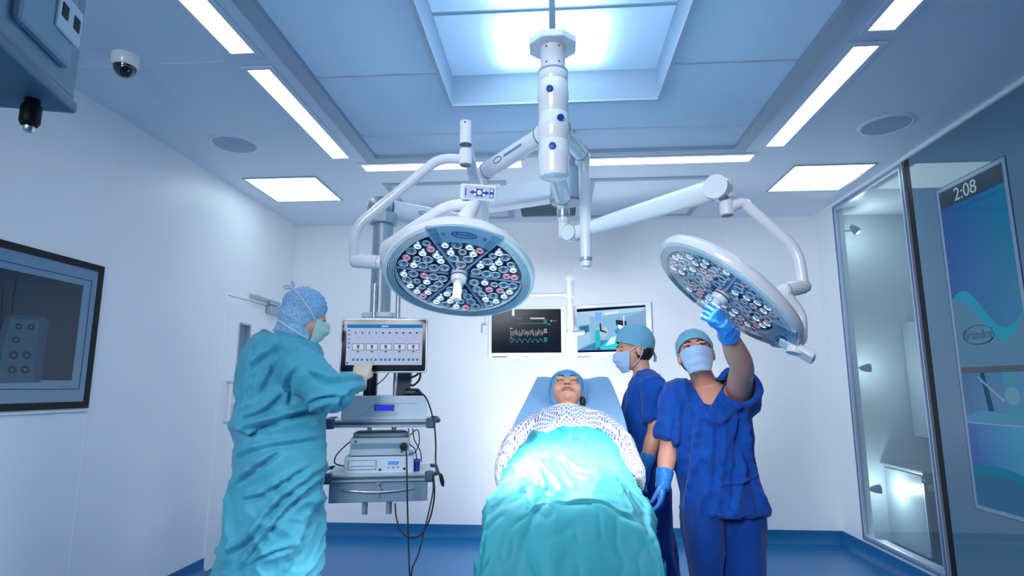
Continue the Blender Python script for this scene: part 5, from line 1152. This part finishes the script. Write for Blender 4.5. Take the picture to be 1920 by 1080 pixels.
g_ = fuse(gw, 'gown', M_print, pt_, .007, 5, folds(.008, 9, (1, 1, 1), seed=4))
MB().tube([p for p in [chest+Vector((.118*math.sin(a), .062+.035*math.cos(a), .112-.035*abs(math.sin(a))**2)) for a in [(-1.35+2.7*i/24) for i in range(25)]]], .005, 8).build('neckband', M_tie, g_)

# ---------------------------------------------------------------- the drape over the person
st = [
 [(943, 866, 2.74), (956, 843, 2.83), (980, 815, 2.92), (1010, 790, 2.97), (1040, 777, 3.0), (1070, 773, 3.02), (1100, 777, 3.0), (1130, 793, 2.94), (1154, 822, 2.90), (1172, 850, 2.82), (1186, 874, 2.74)],
 [(942, 892, 2.58), (956, 864, 2.6), (985, 838, 2.64), (1012, 822, 2.68), (1040, 812, 2.7), (1070, 809, 2.7), (1100, 812, 2.7), (1128, 822, 2.68), (1152, 844, 2.64), (1174, 874, 2.6), (1188, 898, 2.58)],
 [(935, 922, 2.38), (950, 892, 2.4), (982, 870, 2.42), (1012, 860, 2.43), (1040, 857, 2.44), (1070, 858, 2.44), (1100, 857, 2.44), (1130, 863, 2.43), (1160, 880, 2.42), (1190, 905, 2.4), (1204, 928, 2.38)],
 [(912, 955, 2.16), (935, 922, 2.17), (970, 903, 2.18), (1005, 900, 2.18), (1035, 908, 2.18), (1065, 913, 2.18), (1100, 903, 2.18), (1130, 893, 2.18), (1168, 910, 2.18), (1203, 938, 2.17), (1224, 968, 2.16)],
 [(907, 990, 1.99), (925, 956, 2.0), (960, 944, 2.02), (1000, 945, 2.03), (1030, 947, 2.03), (1060, 946, 2.03), (1095, 940, 2.03), (1130, 936, 2.03), (1170, 950, 2.02), (1207, 978, 2.0), (1229, 1005, 1.99)],
 [(900, 1040, 1.90), (912, 1028, 1.91), (942, 1003, 1.93), (985, 974, 1.96), (1028, 950, 1.98), (1062, 951, 1.98), (1098, 946, 1.98), (1138, 953, 1.97), (1184, 988, 1.94), (1226, 1022, 1.91), (1239, 1040, 1.90)],
]
dsta = [[P(*q) for q in r] for r in st]
def side_drop(r, z, dx):
    a, b = r[0], r[-1]
    return [a+Vector((-dx, 0, z-a.z)), a*.45+(a+Vector((-dx*.8, 0, z-a.z)))*.55]+r+[b*.45+(b+Vector((dx*.8, 0, z-b.z)))*.55, b+Vector((dx, 0, z-b.z))]
full = [side_drop(r, z, dx) for r, z, dx in zip(dsta, (.86, .78, .62, .5, .42, .4), (.0, .01, .03, .03, .02, .02))]
fr = full[-1]
low = []
for z, dy, sp_, cre in ((.80, -.045, 1.02, .5), (.62, -.075, 1.05, .8), (.42, -.10, 1.09, 1), (.22, -.12, 1.12, 1)):
    row = []
    n_ = len(fr)
    for i, p in enumerate(fr):
        zz = min(p.z, z+.0*i); u = (i-2)/(n_-5); xx = fx+(p.x-fx)*sp_; wave_ = .050*cre*(math.exp(-((u-.40)/.06)**2))-.012*cre*math.exp(-((u-.30)/.09)**2)+.014*cre*math.sin(u*13+1)
        if i in (0, 1, n_-2, n_-1): xx = fr[2 if i < 2 else n_-3].x; xx = fx+(xx-fx)*(sp_+.0)+(-.012 if i < 2 else .012)*(2-min(i, n_-1-i)); q = Vector((xx, fr[2].y+dy+.05+.05*(2-min(i, n_-1-i)), min(z, fr[2].z)))
        else: q = Vector((xx, 1.91+dy-wave_+.03*abs(u-.5), min(zz, p.z)))
        row.append(q)
    low.append(row)
full += low; ncol = len(full[0])
def cr2(rows, n1, n2):
    c1_ = [smooth_path([tuple(r[k_]) for r in rows], n1) for k_ in range(len(rows[0]))]
    return [smooth_path([c1_[k_][j] for k_ in range(len(rows[0]))], n2) for j in range(len(c1_[0]))]
G = cr2(full, 20, 15); nr_, nc_ = len(G), len(G[0])
V = [[Vector(p) for p in r] for r in G]; W_ = [[None]*nc_ for _ in range(nr_)]
for j in range(nr_):
    for i in range(nc_):
        t1 = V[j][min(i+1, nc_-1)]-V[j][max(i-1, 0)]; t2 = V[min(j+1, nr_-1)][i]-V[max(j-1, 0)][i]; n = t1.cross(t2); n = n.normalized() if n.length > 1e-9 else Vector((0, 0, 1))
        p = V[j][i]; q = Vector((p.x*7, p.y*4.5, p.z*5)); w = Vector((noise.noise(q*.6), noise.noise(q*.6+Vector((5, 5, 5))), 0))*.9
        r1 = (1-min(1, abs(noise.noise(q+w))*2.4))**2.2-.3; r2 = (1-min(1, abs(noise.noise(q*2.4+w*2+Vector((3, 8, 1))))*2.4))**2.2-.3; r3 = noise.noise(q*6)
        kj = .8 if j < nr_*.5 else max(.3, .8-(j/nr_-.5)*4); W_[j][i] = p+n*kj*(.015*r1+.008*r2+.001*r3)*(-1 if n.z < -.1 and abs(n.y) < .3 else 1)
mb = MB(); mb.add([W_[j][i] for j in range(nr_) for i in range(nc_)], [(j*nc_+i, j*nc_+i+1, (j+1)*nc_+i+1, (j+1)*nc_+i) for j in range(nr_-1) for i in range(nc_-1)])
dp = mb.build('surgical_drape', M_drape, None, auto=180); tag(dp, 'crumpled teal surgical drape over the lying person and table foot', 'drape'); solid(dp, .002, 0)
# ---------------------------------------------------------------- person in the teal gown at the touchscreen
YA = 2.88
hc = P(572, 592, YA); pa = person('person in teal surgical gown and speckled blue hood touching the touchscreen', (P(520, 900, YA).x, YA))
MA = headframe(hc, (.90, .36, -.30), (.30, .10, .95), 1.08)
nb = P(533, 645, YA)
rows = [(622, 492, 548), (634, 478, 580), (652, 468, 596), (676, 459, 603), (705, 453, 606), (740, 449, 606), (775, 446, 604), (797, 441, 603), (816, 450, 602), (850, 446, 603), (900, 438, 601), (950, 431, 599), (1000, 425, 597), (1050, 418, 596), (1085, 413, 595)]
TR = torso_rows(rows, YA, [(0, .07), (0, .13), (0, .175), (0, .2), (0, .205), (0, .205), (0, .20), (0, .205), (0, .19), (0, .20), (0, .21), (0, .22), (0, .225), (0, .235), (0, .24)], .25)
c_, a_, b_, t_ = TR[-1]; hem = (c_[0], c_[1], .24)
g = MB(); loft(g, [(c, a, b, t) for c, a, b, t in TR]+[((c_[0]-.005, c_[1], .24), a_*1.08, b_*1.06, t_)], 5, 48)
shA, elA, wrA = P(563, 692, 2.72), P(622, 738, 2.74), P(671, 713, 2.95)
limb(g, [P(530, 680, 2.82), shA, shA*.5+elA*.5, elA, elA*.5+wrA*.5, wrA-(wrA-elA).normalized()*.01], [(.115, .10), (.105, .095), .092, .085, .066, .046])
shF, elF, wrF = P(560, 672, 3.05), P(588, 760, 3.06), P(575, 840, 3.06)
limb(g, [shF, elF, wrF], [.085, .07, .06])
def gm(co): return .55+.9*min(1, max(0, (1.05-co.z)/.3)) if co.z < 1.05 else .75
gn = folds(.018, 4.6, (1.0, 1.0, 1.25), seed=2, fine=.35, mask_=gm)
cA = creases([([(479, 692), (508, 664), (548, 648)], .016, .016), ([(497, 737), (512, 705), (528, 676)], .014, .014), ([(541, 757), (546, 722), (566, 694)], .014, .014),
  ([(452, 811), (500, 800), (560, 777), (604, 770)], .026, .022), ([(456, 790), (500, 772), (532, 740)], .014, .016), ([(446, 800), (470, 816), (492, 806)], .018, .013), ([(442, 862), (500, 842), (572, 832)], .013, .02),
  ([(450, 906), (470, 892), (500, 870), (524, 850)], .016, .016), ([(462, 937), (505, 925), (562, 882)], .016, .016), ([(438, 1036), (480, 1010), (522, 950), (590, 880)], .018, .02), ([(450, 1082), (500, 1012), (560, 932), (592, 900)], .016, .02),
  ([(542, 1082), (562, 1002), (592, 905)], .014, .018), ([(470, 1062), (505, 1040), (540, 1030)], .012, .014), ([(575, 760), (610, 748), (650, 745)], .012, .014), ([(588, 700), (620, 716), (655, 712)], .012, .014), ([(630, 770), (648, 742), (664, 718)], .012, .012), ([(470, 650), (468, 720), (455, 780)], .012, .02)], YA-.18)
def gown_post(co, n):
    q = gn(co, n); z = co.z; q += cA(co, n)-co
    dg_ = (co.x*.55+z*.8)*14+2.2*noise.noise(co*3); q += n*(.010*math.sin(dg_)*max(0, 1-abs(z-.98)/.22)); q += n*(.009*math.sin((co.x-.25*z)*42+2.5*noise.noise(co*2.2)))*min(1, max(0, (.85-z)/.4)); return q
gw_ = fuse(g, 'surgical_gown', M_gown, pa, .008, 4, gown_post)
# collar, ties, cuff
col_pts = [P(490, 619, YA-.02), P(500, 617, YA-.07), P(520, 628, YA-.11), (P(545, 645, YA-.10)), P(566, 654, YA-.04), P(575, 655, YA+.03)]
MB().tube([Vector(p) for p in smooth_path([tuple(p) for p in col_pts], 8)], .0065, 8).build('collar', M_tie, gw_)
body = MB(); head(body, MA, nb, .058, False); loft(body, [((c[0], c[1], c[2]-.02), a*.7, b*.7, t) for c, a, b, t in TR[1:10]], 3, 24)
limb(body, [shA, elA, wrA], [.05, .04, .028]); limb(body, [shF, elF, wrF], [.05, .04, .028])
for s in (-1, 1): limb(body, [Vector((hem[0]+s*.03, hem[1]+s*.09, .9)), Vector((hem[0]+s*.03, hem[1]+s*.10, .48)), Vector((hem[0]+s*.03, hem[1]+s*.10, .09))], [.09, .065, .042])
fuse(body, 'body', M_skinA, pa, .006, 3)
for s in (-1, 1):
    q = Vector((hem[0]+s*.03, hem[1]+s*.10, .30)); MB().tube([q+Vector((0, 0, .2)), q, Vector((q.x, q.y, .085))], [.085, .08, .078], 20).build('trouser_leg', M_scrub2, pa)
    shoe(MB(), (q.x+.02, q.y, 0), (.9, .3, 0)).build('shoe', M_shoe, pa)
hood = MB(); e = lambda c, r: hood.ell(MA @ Vector(c), r, MA, 26, 16)
e((0, -.016, .036), (.089, .104, .097)); e((0, -.030, -.02), (.089, .088, .09)); e((0, -.022, -.075), (.083, .078, .07))
a = MA @ Vector((0, -.03, -.06)); hood.tube([a, a*.45+nb*.55, nb+(nb-a)*.02], [.082, .079, .084], 26)
e((0, .012, -.092), (.064, .066, .05))
hd = fuse(hood, 'hood', M_capS, pa, .006, 5, folds(.005, 16, (1, 1, 1.4), seed=6, fine=.4))
MB().ell(MA @ Vector((.035, .062, -.135)), (.016, .016, .02), None, 12, 8).build('hood_knot', MATS['cap_speckled'], hd)
def maskA(M, par):
    return mask(M, M_maskG, par, -.004, -.122, 64)
maskA(MA, pa)
strap(MA, [(.071, .055, -.010), (.084, .035, .008), (.092, -.010, .045), (.086, -.055, .075), (.05, -.088, .096), (0, -.097, .104)], pa, r=.0034)
strap(MA, [(.060, .052, -.100), (.078, .020, -.094), (.087, -.03, -.082), (.072, -.075, -.068), (.045, -.105, -.060), (.0, -.118, -.056)], pa, r=.0034)
for pts in ([(0, -.097, .104), (.004, -.106, .122), (.018, -.108, .134), (.016, -.098, .120), (0, -.097, .104)], [(0, -.097, .104), (.004, -.122, .108), (.016, -.136, .100), (.014, -.122, .092), (0, -.097, .104)]):
    strap(MA, pts, pa, r=.0062)
for s in (-1, 1): MB().ell(MA @ Vector((s*.031, .088, -.001)), (.010, .006, .006), None, 12, 8).build('eye', M_lash, pa)
# gloved hand with the pointing finger on the screen
tip = P(688, 660, 3.10); wr = wrA+(wrA-elA).normalized()*.02; fy = (tip-wr).normalized()
up_ = Vector((.15, -.75, .65)); up_ = (up_-fy*up_.dot(fy)).normalized(); MHd = frame(wr, fy.cross(up_), fy, up_)
ln = (tip-wr).length; sc_ = 1.12
gl = hand(MHd, [(.25, .25, .15), (1.15, 1.1, .7), (1.25, 1.15, .7), (1.3, 1.15, .7)], ((.35, .9, -.55), (-.25, .95, -.4)), .05, sc_, 1)
gl.tube([wr-fy*.05, wr-fy*.01, wr+fy*.01], [.043, .037, .032], 20)
fuse(gl, 'glove', M_gloveC, pa, .0036, 2)

# ---------------------------------------------------------------- person in profile behind the table
YB_ = 3.52
hc = P(1189, 654, YB_); pb_ = person('person in blue scrubs and teal cap seen in profile beside the patient\'s head', (P(1215, 900, YB_).x, YB_))
MBh = headframe(hc, (-.93, -.12, -.10), (-.10, 0, 1), 1.04)
nb = P(1206, 712, YB_)
rows = [(694, 1196, 1222), (704, 1187, 1232), (718, 1180, 1241), (740, 1172, 1247), (770, 1167, 1250), (800, 1168, 1249), (830, 1171, 1247), (860, 1175, 1245), (890, 1180, 1246), (915, 1184, 1248)]
TRb = torso_rows(rows, YB_+.02, [(0, .07), (0, .13), (0, .165), (0, .175), (0, .175), (0, .17), (0, .165), (0, .165), (0, .17), (0, .17)], -.12)
body = MB(); head(body, MBh, nb, .050); loft(body, [((c[0], c[1], c[2]), max(.02, a-.012) if i_ < 3 else a*.8, b-.012 if i_ < 3 else b*.8, t) for i_, (c, a, b, t) in enumerate(TRb)], 4, 32)
sh, el, wr = P(1226, 735, YB_-.16), P(1229, 805, YB_-.2), P(1209, 877, YB_-.22)
limb(body, [sh, sh*.5+el*.5, el, el*.6+wr*.4, wr], [.052, .046, .042, .041, .026])
sh2, el2, wr2 = P(1212, 735, YB_+.17), P(1200, 800, YB_+.22), P(1185, 850, YB_+.1)
limb(body, [sh2, el2, wr2], [.05, .042, .03])
fuse(body, 'body', M_skinA, pb_, .0052, 3)
s_ = MB(); loft(s_, TRb, 5, 40)
limb(s_, [P(1216, 722, YB_-.06), sh, sh*.5+el*.5+Vector((.004, 0, 0)), el+Vector((.006, 0, .035))], [(.085, .075), (.085, .078), .076, .074])
limb(s_, [P(1214, 722, YB_+.06), sh2, sh2*.4+el2*.6], [.085, .082, .078])
shb = fuse(s_, 'shirt', M_scrub, pb_, .008, 5, folds(.013, 6, (1.3, 1.3, .55), seed=9, fine=.3))
cut = MB(); q = P(1180, 748, YB_-.02)
n1_ = P(1190, 700, YB_); v = [(-.07, -.20), (.0, -.20), (.07, -.20)]
fwd = Vector((-.93, -.12, 0)).normalized(); lat = Vector((-fwd.y, fwd.x, 0)); o_ = Vector((P(1177, 745, YB_).x, YB_, P(1177, 745, YB_).z))
wd = [o_+fwd*.08, o_+fwd*.08+lat*.085+Vector((0, 0, .19)), o_+fwd*.08-lat*.085+Vector((0, 0, .19))]; bk = [p-fwd*.125+Vector((0, 0, .03)) for p in wd]
cut.add(wd+bk, [(0, 1, 2), (3, 5, 4), (0, 3, 4, 1), (1, 4, 5, 2), (2, 5, 3, 0)]); carve(shb, cut)
tr = MB(); hipc = TRb[-1][0]
loft(tr, [((c[0], c[1], c[2]), a-.008, b-.01, t) for c, a, b, t in TRb[-3:]], 3, 30)
for s, kx in ((-1, P(1246, 1075, YB_-.1)), (1, P(1250, 1075, YB_+.1))):
    limb(tr, [Vector((hipc[0], hipc[1]+s*.085, hipc[2]+.05)), Vector((hipc[0]+.01, hipc[1]+s*.09, hipc[2]-.12)), Vector((kx.x-.02, hipc[1]+s*.095, .42)), Vector((kx.x+.03, hipc[1]+s*.1, .06))], [(.105, .10), (.105, .10), .085, .075])
    shoe(MB(), (kx.x+.02, hipc[1]+s*.1, 0), (-1, -.1, 0)).build('shoe', M_shoe, pb_)
fuse(tr, 'trousers', M_scrub2, pb_, .010, 4, folds(.010, 6, (1.4, 1.4, .4), seed=3))
cap(MBh, 'cap', M_cap, pb_, 1.14, .050, -.045, .012, 1)
MB().tube([MBh @ Vector(p) for p in smooth_path([(0, -.108, -.03), (.012, -.118, -.055), (.016, -.112, -.085)], 6)], [.006]*6+[.009]*6+[.006], 8).build('cap_tie', M_cap, pb_)
hb = MB(); hb.ell(MBh @ Vector((0, -.034, -.012)), (.078, .076, .072), MBh, 24, 14); hb.build('hair', M_hair, pb_)
for s in (-1, 1):
    MB().ell(MBh @ Vector((s*.031, .084, .0)), (.009, .0065, .0045), MBh, 12, 8).build('eye', M_iris, pb_)
    MB().tube([MBh @ Vector(p) for p in smooth_path([(s*.012, .094, .019), (s*.028, .094, .024), (s*.05, .078, .016)], 5)], .0028, 8).build('eyebrow', M_lash, pb_)
mask(MBh, M_mask, pb_, -.014, -.128, 70)
for s in (-1, 1):
    strap(MBh, [(s*.072, .042, -.012), (s*.084, .018, .004), (s*.09, -.014, .018)], pb_); strap(MBh, [(s*.066, .040, -.095), (s*.078, .008, -.07), (s*.088, -.02, -.03), (s*.088, -.026, .0)], pb_)
d = (wr-el).normalized(); nrm = Vector((.0, .9, .1)); nrm = (nrm-d*nrm.dot(d)).normalized()
gl = hand(frame(wr, d.cross(nrm), d, nrm), [(.35, .35, .2), (.4, .4, .25), (.45, .45, .3), (.5, .5, .3)], side=-1, s=.95); gl.tube([wr-d*.075, wr-d*.03, wr+d*.025], [.041, .036, .031], 20)
fuse(gl, 'glove', M_glove, pb_, .004, 2, folds(.0014, 30, seed=1))
d = (wr2-el2).normalized(); nrm = (Vector((0, -1, 0))-d*(-d.y)).normalized()
gl = hand(frame(wr2, d.cross(nrm), d, nrm), [(.4, .4, .2)]*4, s=.95); gl.tube([wr2-d*.07, wr2], [.04, .032], 18); fuse(gl, 'glove', M_glove, pb_, .005, 2)

# ---------------------------------------------------------------- person in front, hand on the tilted lamp
YD = 3.02
hc = P(1304, 664, YD-.02); pc = person('person in royal blue scrubs raising a gloved hand to the tilted lamp', (P(1345, 960, YD).x, YD))
MC = headframe(hc, (-.22, -.88, .38), (-.06, .40, .90), 1.0) @ Matrix.Diagonal((1.06, 1, 1, 1))
nb = P(1322, 722, YD+.06)
rows = [(712, 1300, 1352), (722, 1284, 1376), (736, 1270, 1392), (758, 1262, 1400), (790, 1258, 1404), (820, 1257, 1407), (850, 1259, 1411), (880, 1264, 1418), (910, 1269, 1427), (938, 1275, 1436), (956, 1279, 1440)]
TRc = torso_rows(rows, YD+.05, [(.04, .07), (.04, .11), (.03, .135), (.01, .155), (0, .17), (0, .175), (0, .178), (0, .18), (0, .185), (0, .19), (0, .19)], .15)
body = MB(); head(body, MC, nb, .056); loft(body, [(c, a*.80, b*.80 if i_ > 2 else b-.012, t) for i_, (c, a, b, t) in enumerate(TRc)], 4, 32)
sh, el, wr = P(1268, 752, YD+.03), P(1254, 838, YD+.0), P(1243, 908, YD-.08)
limb(body, [sh, sh*.5+el*.5, el, el*.6+wr*.4, wr], [.055, .050, .045, .044, .026])
hub = c2+n2.normalized()*.10
ha = n2.normalized(); hp = c2+ha*.098            # the sterile handle and the point where the hand closes on it
dH = P(1316, 588, 2.50)-P(1340, 640, 2.56); dH = (dH-ha*dH.dot(ha)).normalized(); zH = ha.cross(dH).normalized(); zH = zH if zH.y < 0 else -zH
sh2, el2, wr2 = P(1384, 742, YD+.02), P(1391, 688, YD-.30), hp+zH*.034-dH*.085
limb(body, [sh2, sh2*.5+el2*.5, el2, el2*.62+wr2*.38, wr2], [.062, .058, .052, .050, .027])
fuse(body, 'body', M_skinC, pc, .0052, 3)
s_ = MB(); loft(s_, TRc, 5, 48)
limb(s_, [P(1290, 740, YD+.05), sh, sh*.5+el*.5, el+Vector((-.004, 0, .03))], [(.09, .085), .09, .078, .072])
d2_ = (el2-sh2).normalized()
limb(s_, [P(1356, 745, YD+.06), sh2-d2_*.03, sh2+d2_*.05, sh2+d2_*.125], [(.10, .10), .105, .100, .098])
def sm_(co): return 1.0
sf = folds(.017, 5.2, (1.3, 1.3, .6), seed=14, fine=.3)
cC = creases([([(1396, 762), (1384, 850), (1368, 948)], .016, .022), ([(1346, 778), (1342, 860), (1334, 950)], .010, .022), ([(1300, 780), (1292, 850), (1284, 955)], .012, .02), ([(1354, 914), (1395, 908), (1438, 898)], .009, .010),
  ([(1390, 800), (1400, 860), (1430, 930)], .014, .018), ([(1320, 790), (1350, 800), (1392, 770)], .010, .016), ([(1272, 760), (1268, 800), (1262, 834)], .010, .014), ([(1262, 880), (1270, 920), (1277, 962)], .014, .012), ([(1410, 880), (1416, 915), (1432, 944)], .012, .014)], YD-.12)
def shirt_post(co, n):
    q = sf(co, n); q += cC(co, n)-co; q += n*(.007*math.sin((co.x*1.0-co.z*.35)*38+2*noise.noise(co*3)))*min(1, max(0, (1.25-co.z)/.3)); return q
shc = fuse(s_, 'shirt', M_scrub, pc, .008, 4, shirt_post)
cut = MB(); cut.tube([sh2+d2_*.03, sh2+d2_*.30], [.066, .10], 24)
q = P(1328, 772, YD-.115); fwd = Vector((-.15, -1, 0)).normalized(); lat = Vector((1, -.15, 0)).normalized()
tl_, tr2 = P(1300, 716, YD-.13), P(1368, 712, YD-.13)
wd = [q+fwd*.12, tl_+fwd*.12+Vector((0, 0, .0)), tr2+fwd*.12]; bk = [q-fwd*.018+Vector((0, 0, .0)), tl_-fwd*.20, tr2-fwd*.20]
cut2 = MB(); cut2.add(wd+bk, [(0, 1, 2), (3, 5, 4), (0, 3, 4, 1), (1, 4, 5, 2), (2, 5, 3, 0)])
carve(shc, cut); carve(shc, cut2)
# pocket and seam lines on the shirt front
pk = [P(1371, 888, YD-.16), P(1432, 886, YD-.12)]
tr = MB(); hipc = TRc[-1][0]
loft(tr, [((c[0], c[1], c[2]), a-.016, b-.014, t) for c, a, b, t in TRc[-4:]], 3, 34)
for (x0, x1, xa, xb), dy in (((1279, 1357, 1293, 1353), -.02), ((1353, 1434, 1356, 1437), .02)):
    a, ra = mid(x0, x1, 985, YD+.05+dy); b, rb = mid(xa, xb, 1080, YD+.05+dy); a0 = Vector((a.x, a.y, hipc[2]+.06)); f_ = Vector((b.x+(b.x-a.x)*.4, b.y, .05)); k_ = b+(f_-b)*.1
    limb(tr, [a0, a, b, Vector((f_.x*.6+b.x*.4, b.y, .25)), f_], [(ra*.95, .125), (ra, .12), (rb, .105), (.095, .09), (.088, .085)], ); shoe(MB(), (f_.x, f_.y-.02, 0), (-.1, -1, 0)).build('shoe', M_shoe, pc)
fuse(tr, 'trousers', M_scrub2, pc, .010, 4, folds(.014, 5, (1.4, 1.4, .45), seed=21))
cap(MC, 'cap', M_cap, pc, 1.12, .044, -.05, .004, 4)
hb = MB(); hb.ell(MC @ Vector((0, -.036, -.014)), (.074, .074, .072), MC, 24, 14); hb.build('hair', M_hair, pc)
for s in (-1, 1):
    ey = MB().ell(MC @ Vector((s*.031, .0835, -.001)), (.0125, .0085, .0062), MC, 14, 10).build('eye', M_eyew, pc); MB().ell(MC @ Vector((s*.031-.002, .0900, .001)), (.0058, .004, .0058), MC, 12, 8).build('iris', M_iris, ey)
    MB().tube([MC @ Vector(p) for p in smooth_path([(s*.018, .090, .0045), (s*.031, .0935, .0085), (s*.046, .083, .003)], 5)], .0022, 8).build('eyelash', M_lash, pc)
    MB().tube([MC @ Vector(p) for p in smooth_path([(s*.012, .096, .021), (s*.028, .096, .027), (s*.052, .079, .018)], 5)], [.003]*8+[.0034]*2+[.0018], 8).build('eyebrow', M_lash, pc)
    strap(MC, [(s*.072, .042, -.004), (s*.082, .018, -.002), (s*.088, -.004, .004)], pc)
mask(MC, M_mask, pc, -.010, -.128, 72)
d = (wr-el).normalized(); nrm = Vector((.9, -.1, 0)); nrm = (nrm-d*nrm.dot(d)).normalized()
gl = hand(frame(wr, d.cross(nrm), d, nrm), [(.3, .35, .25), (.35, .35, .25), (.4, .4, .25), (.45, .45, .3)], ((.28, .9, -.35), (.05, .95, -.3)), .02, side=1, s=1.0); gl.tube([wr-d*.07, wr-d*.03, wr+d*.025], [.043, .038, .033], 20)
fuse(gl, 'glove', M_glove, pc, .004, 2, folds(.0014, 30, seed=2))
# raised glove closing on the sterile handle
xH = dH.cross(zH)
gl = hand(frame(wr2, xH, dH, zH), [(.75, 1.1, .8), (.8, 1.1, .8), (.85, 1.1, .8), (.9, 1.1, .8)], ((.45, .75, -.6), (-.15, .75, -.75)), .04, .98, 1)
aD = (wr2-el2).normalized(); gl.tube([wr2-aD*.07, wr2-aD*.03, wr2, wr2+dH*.03], [.047, .040, .034, .031], 20)
fuse(gl, 'glove', M_glove, pc, .0038, 2, folds(.0026, 26, seed=5))
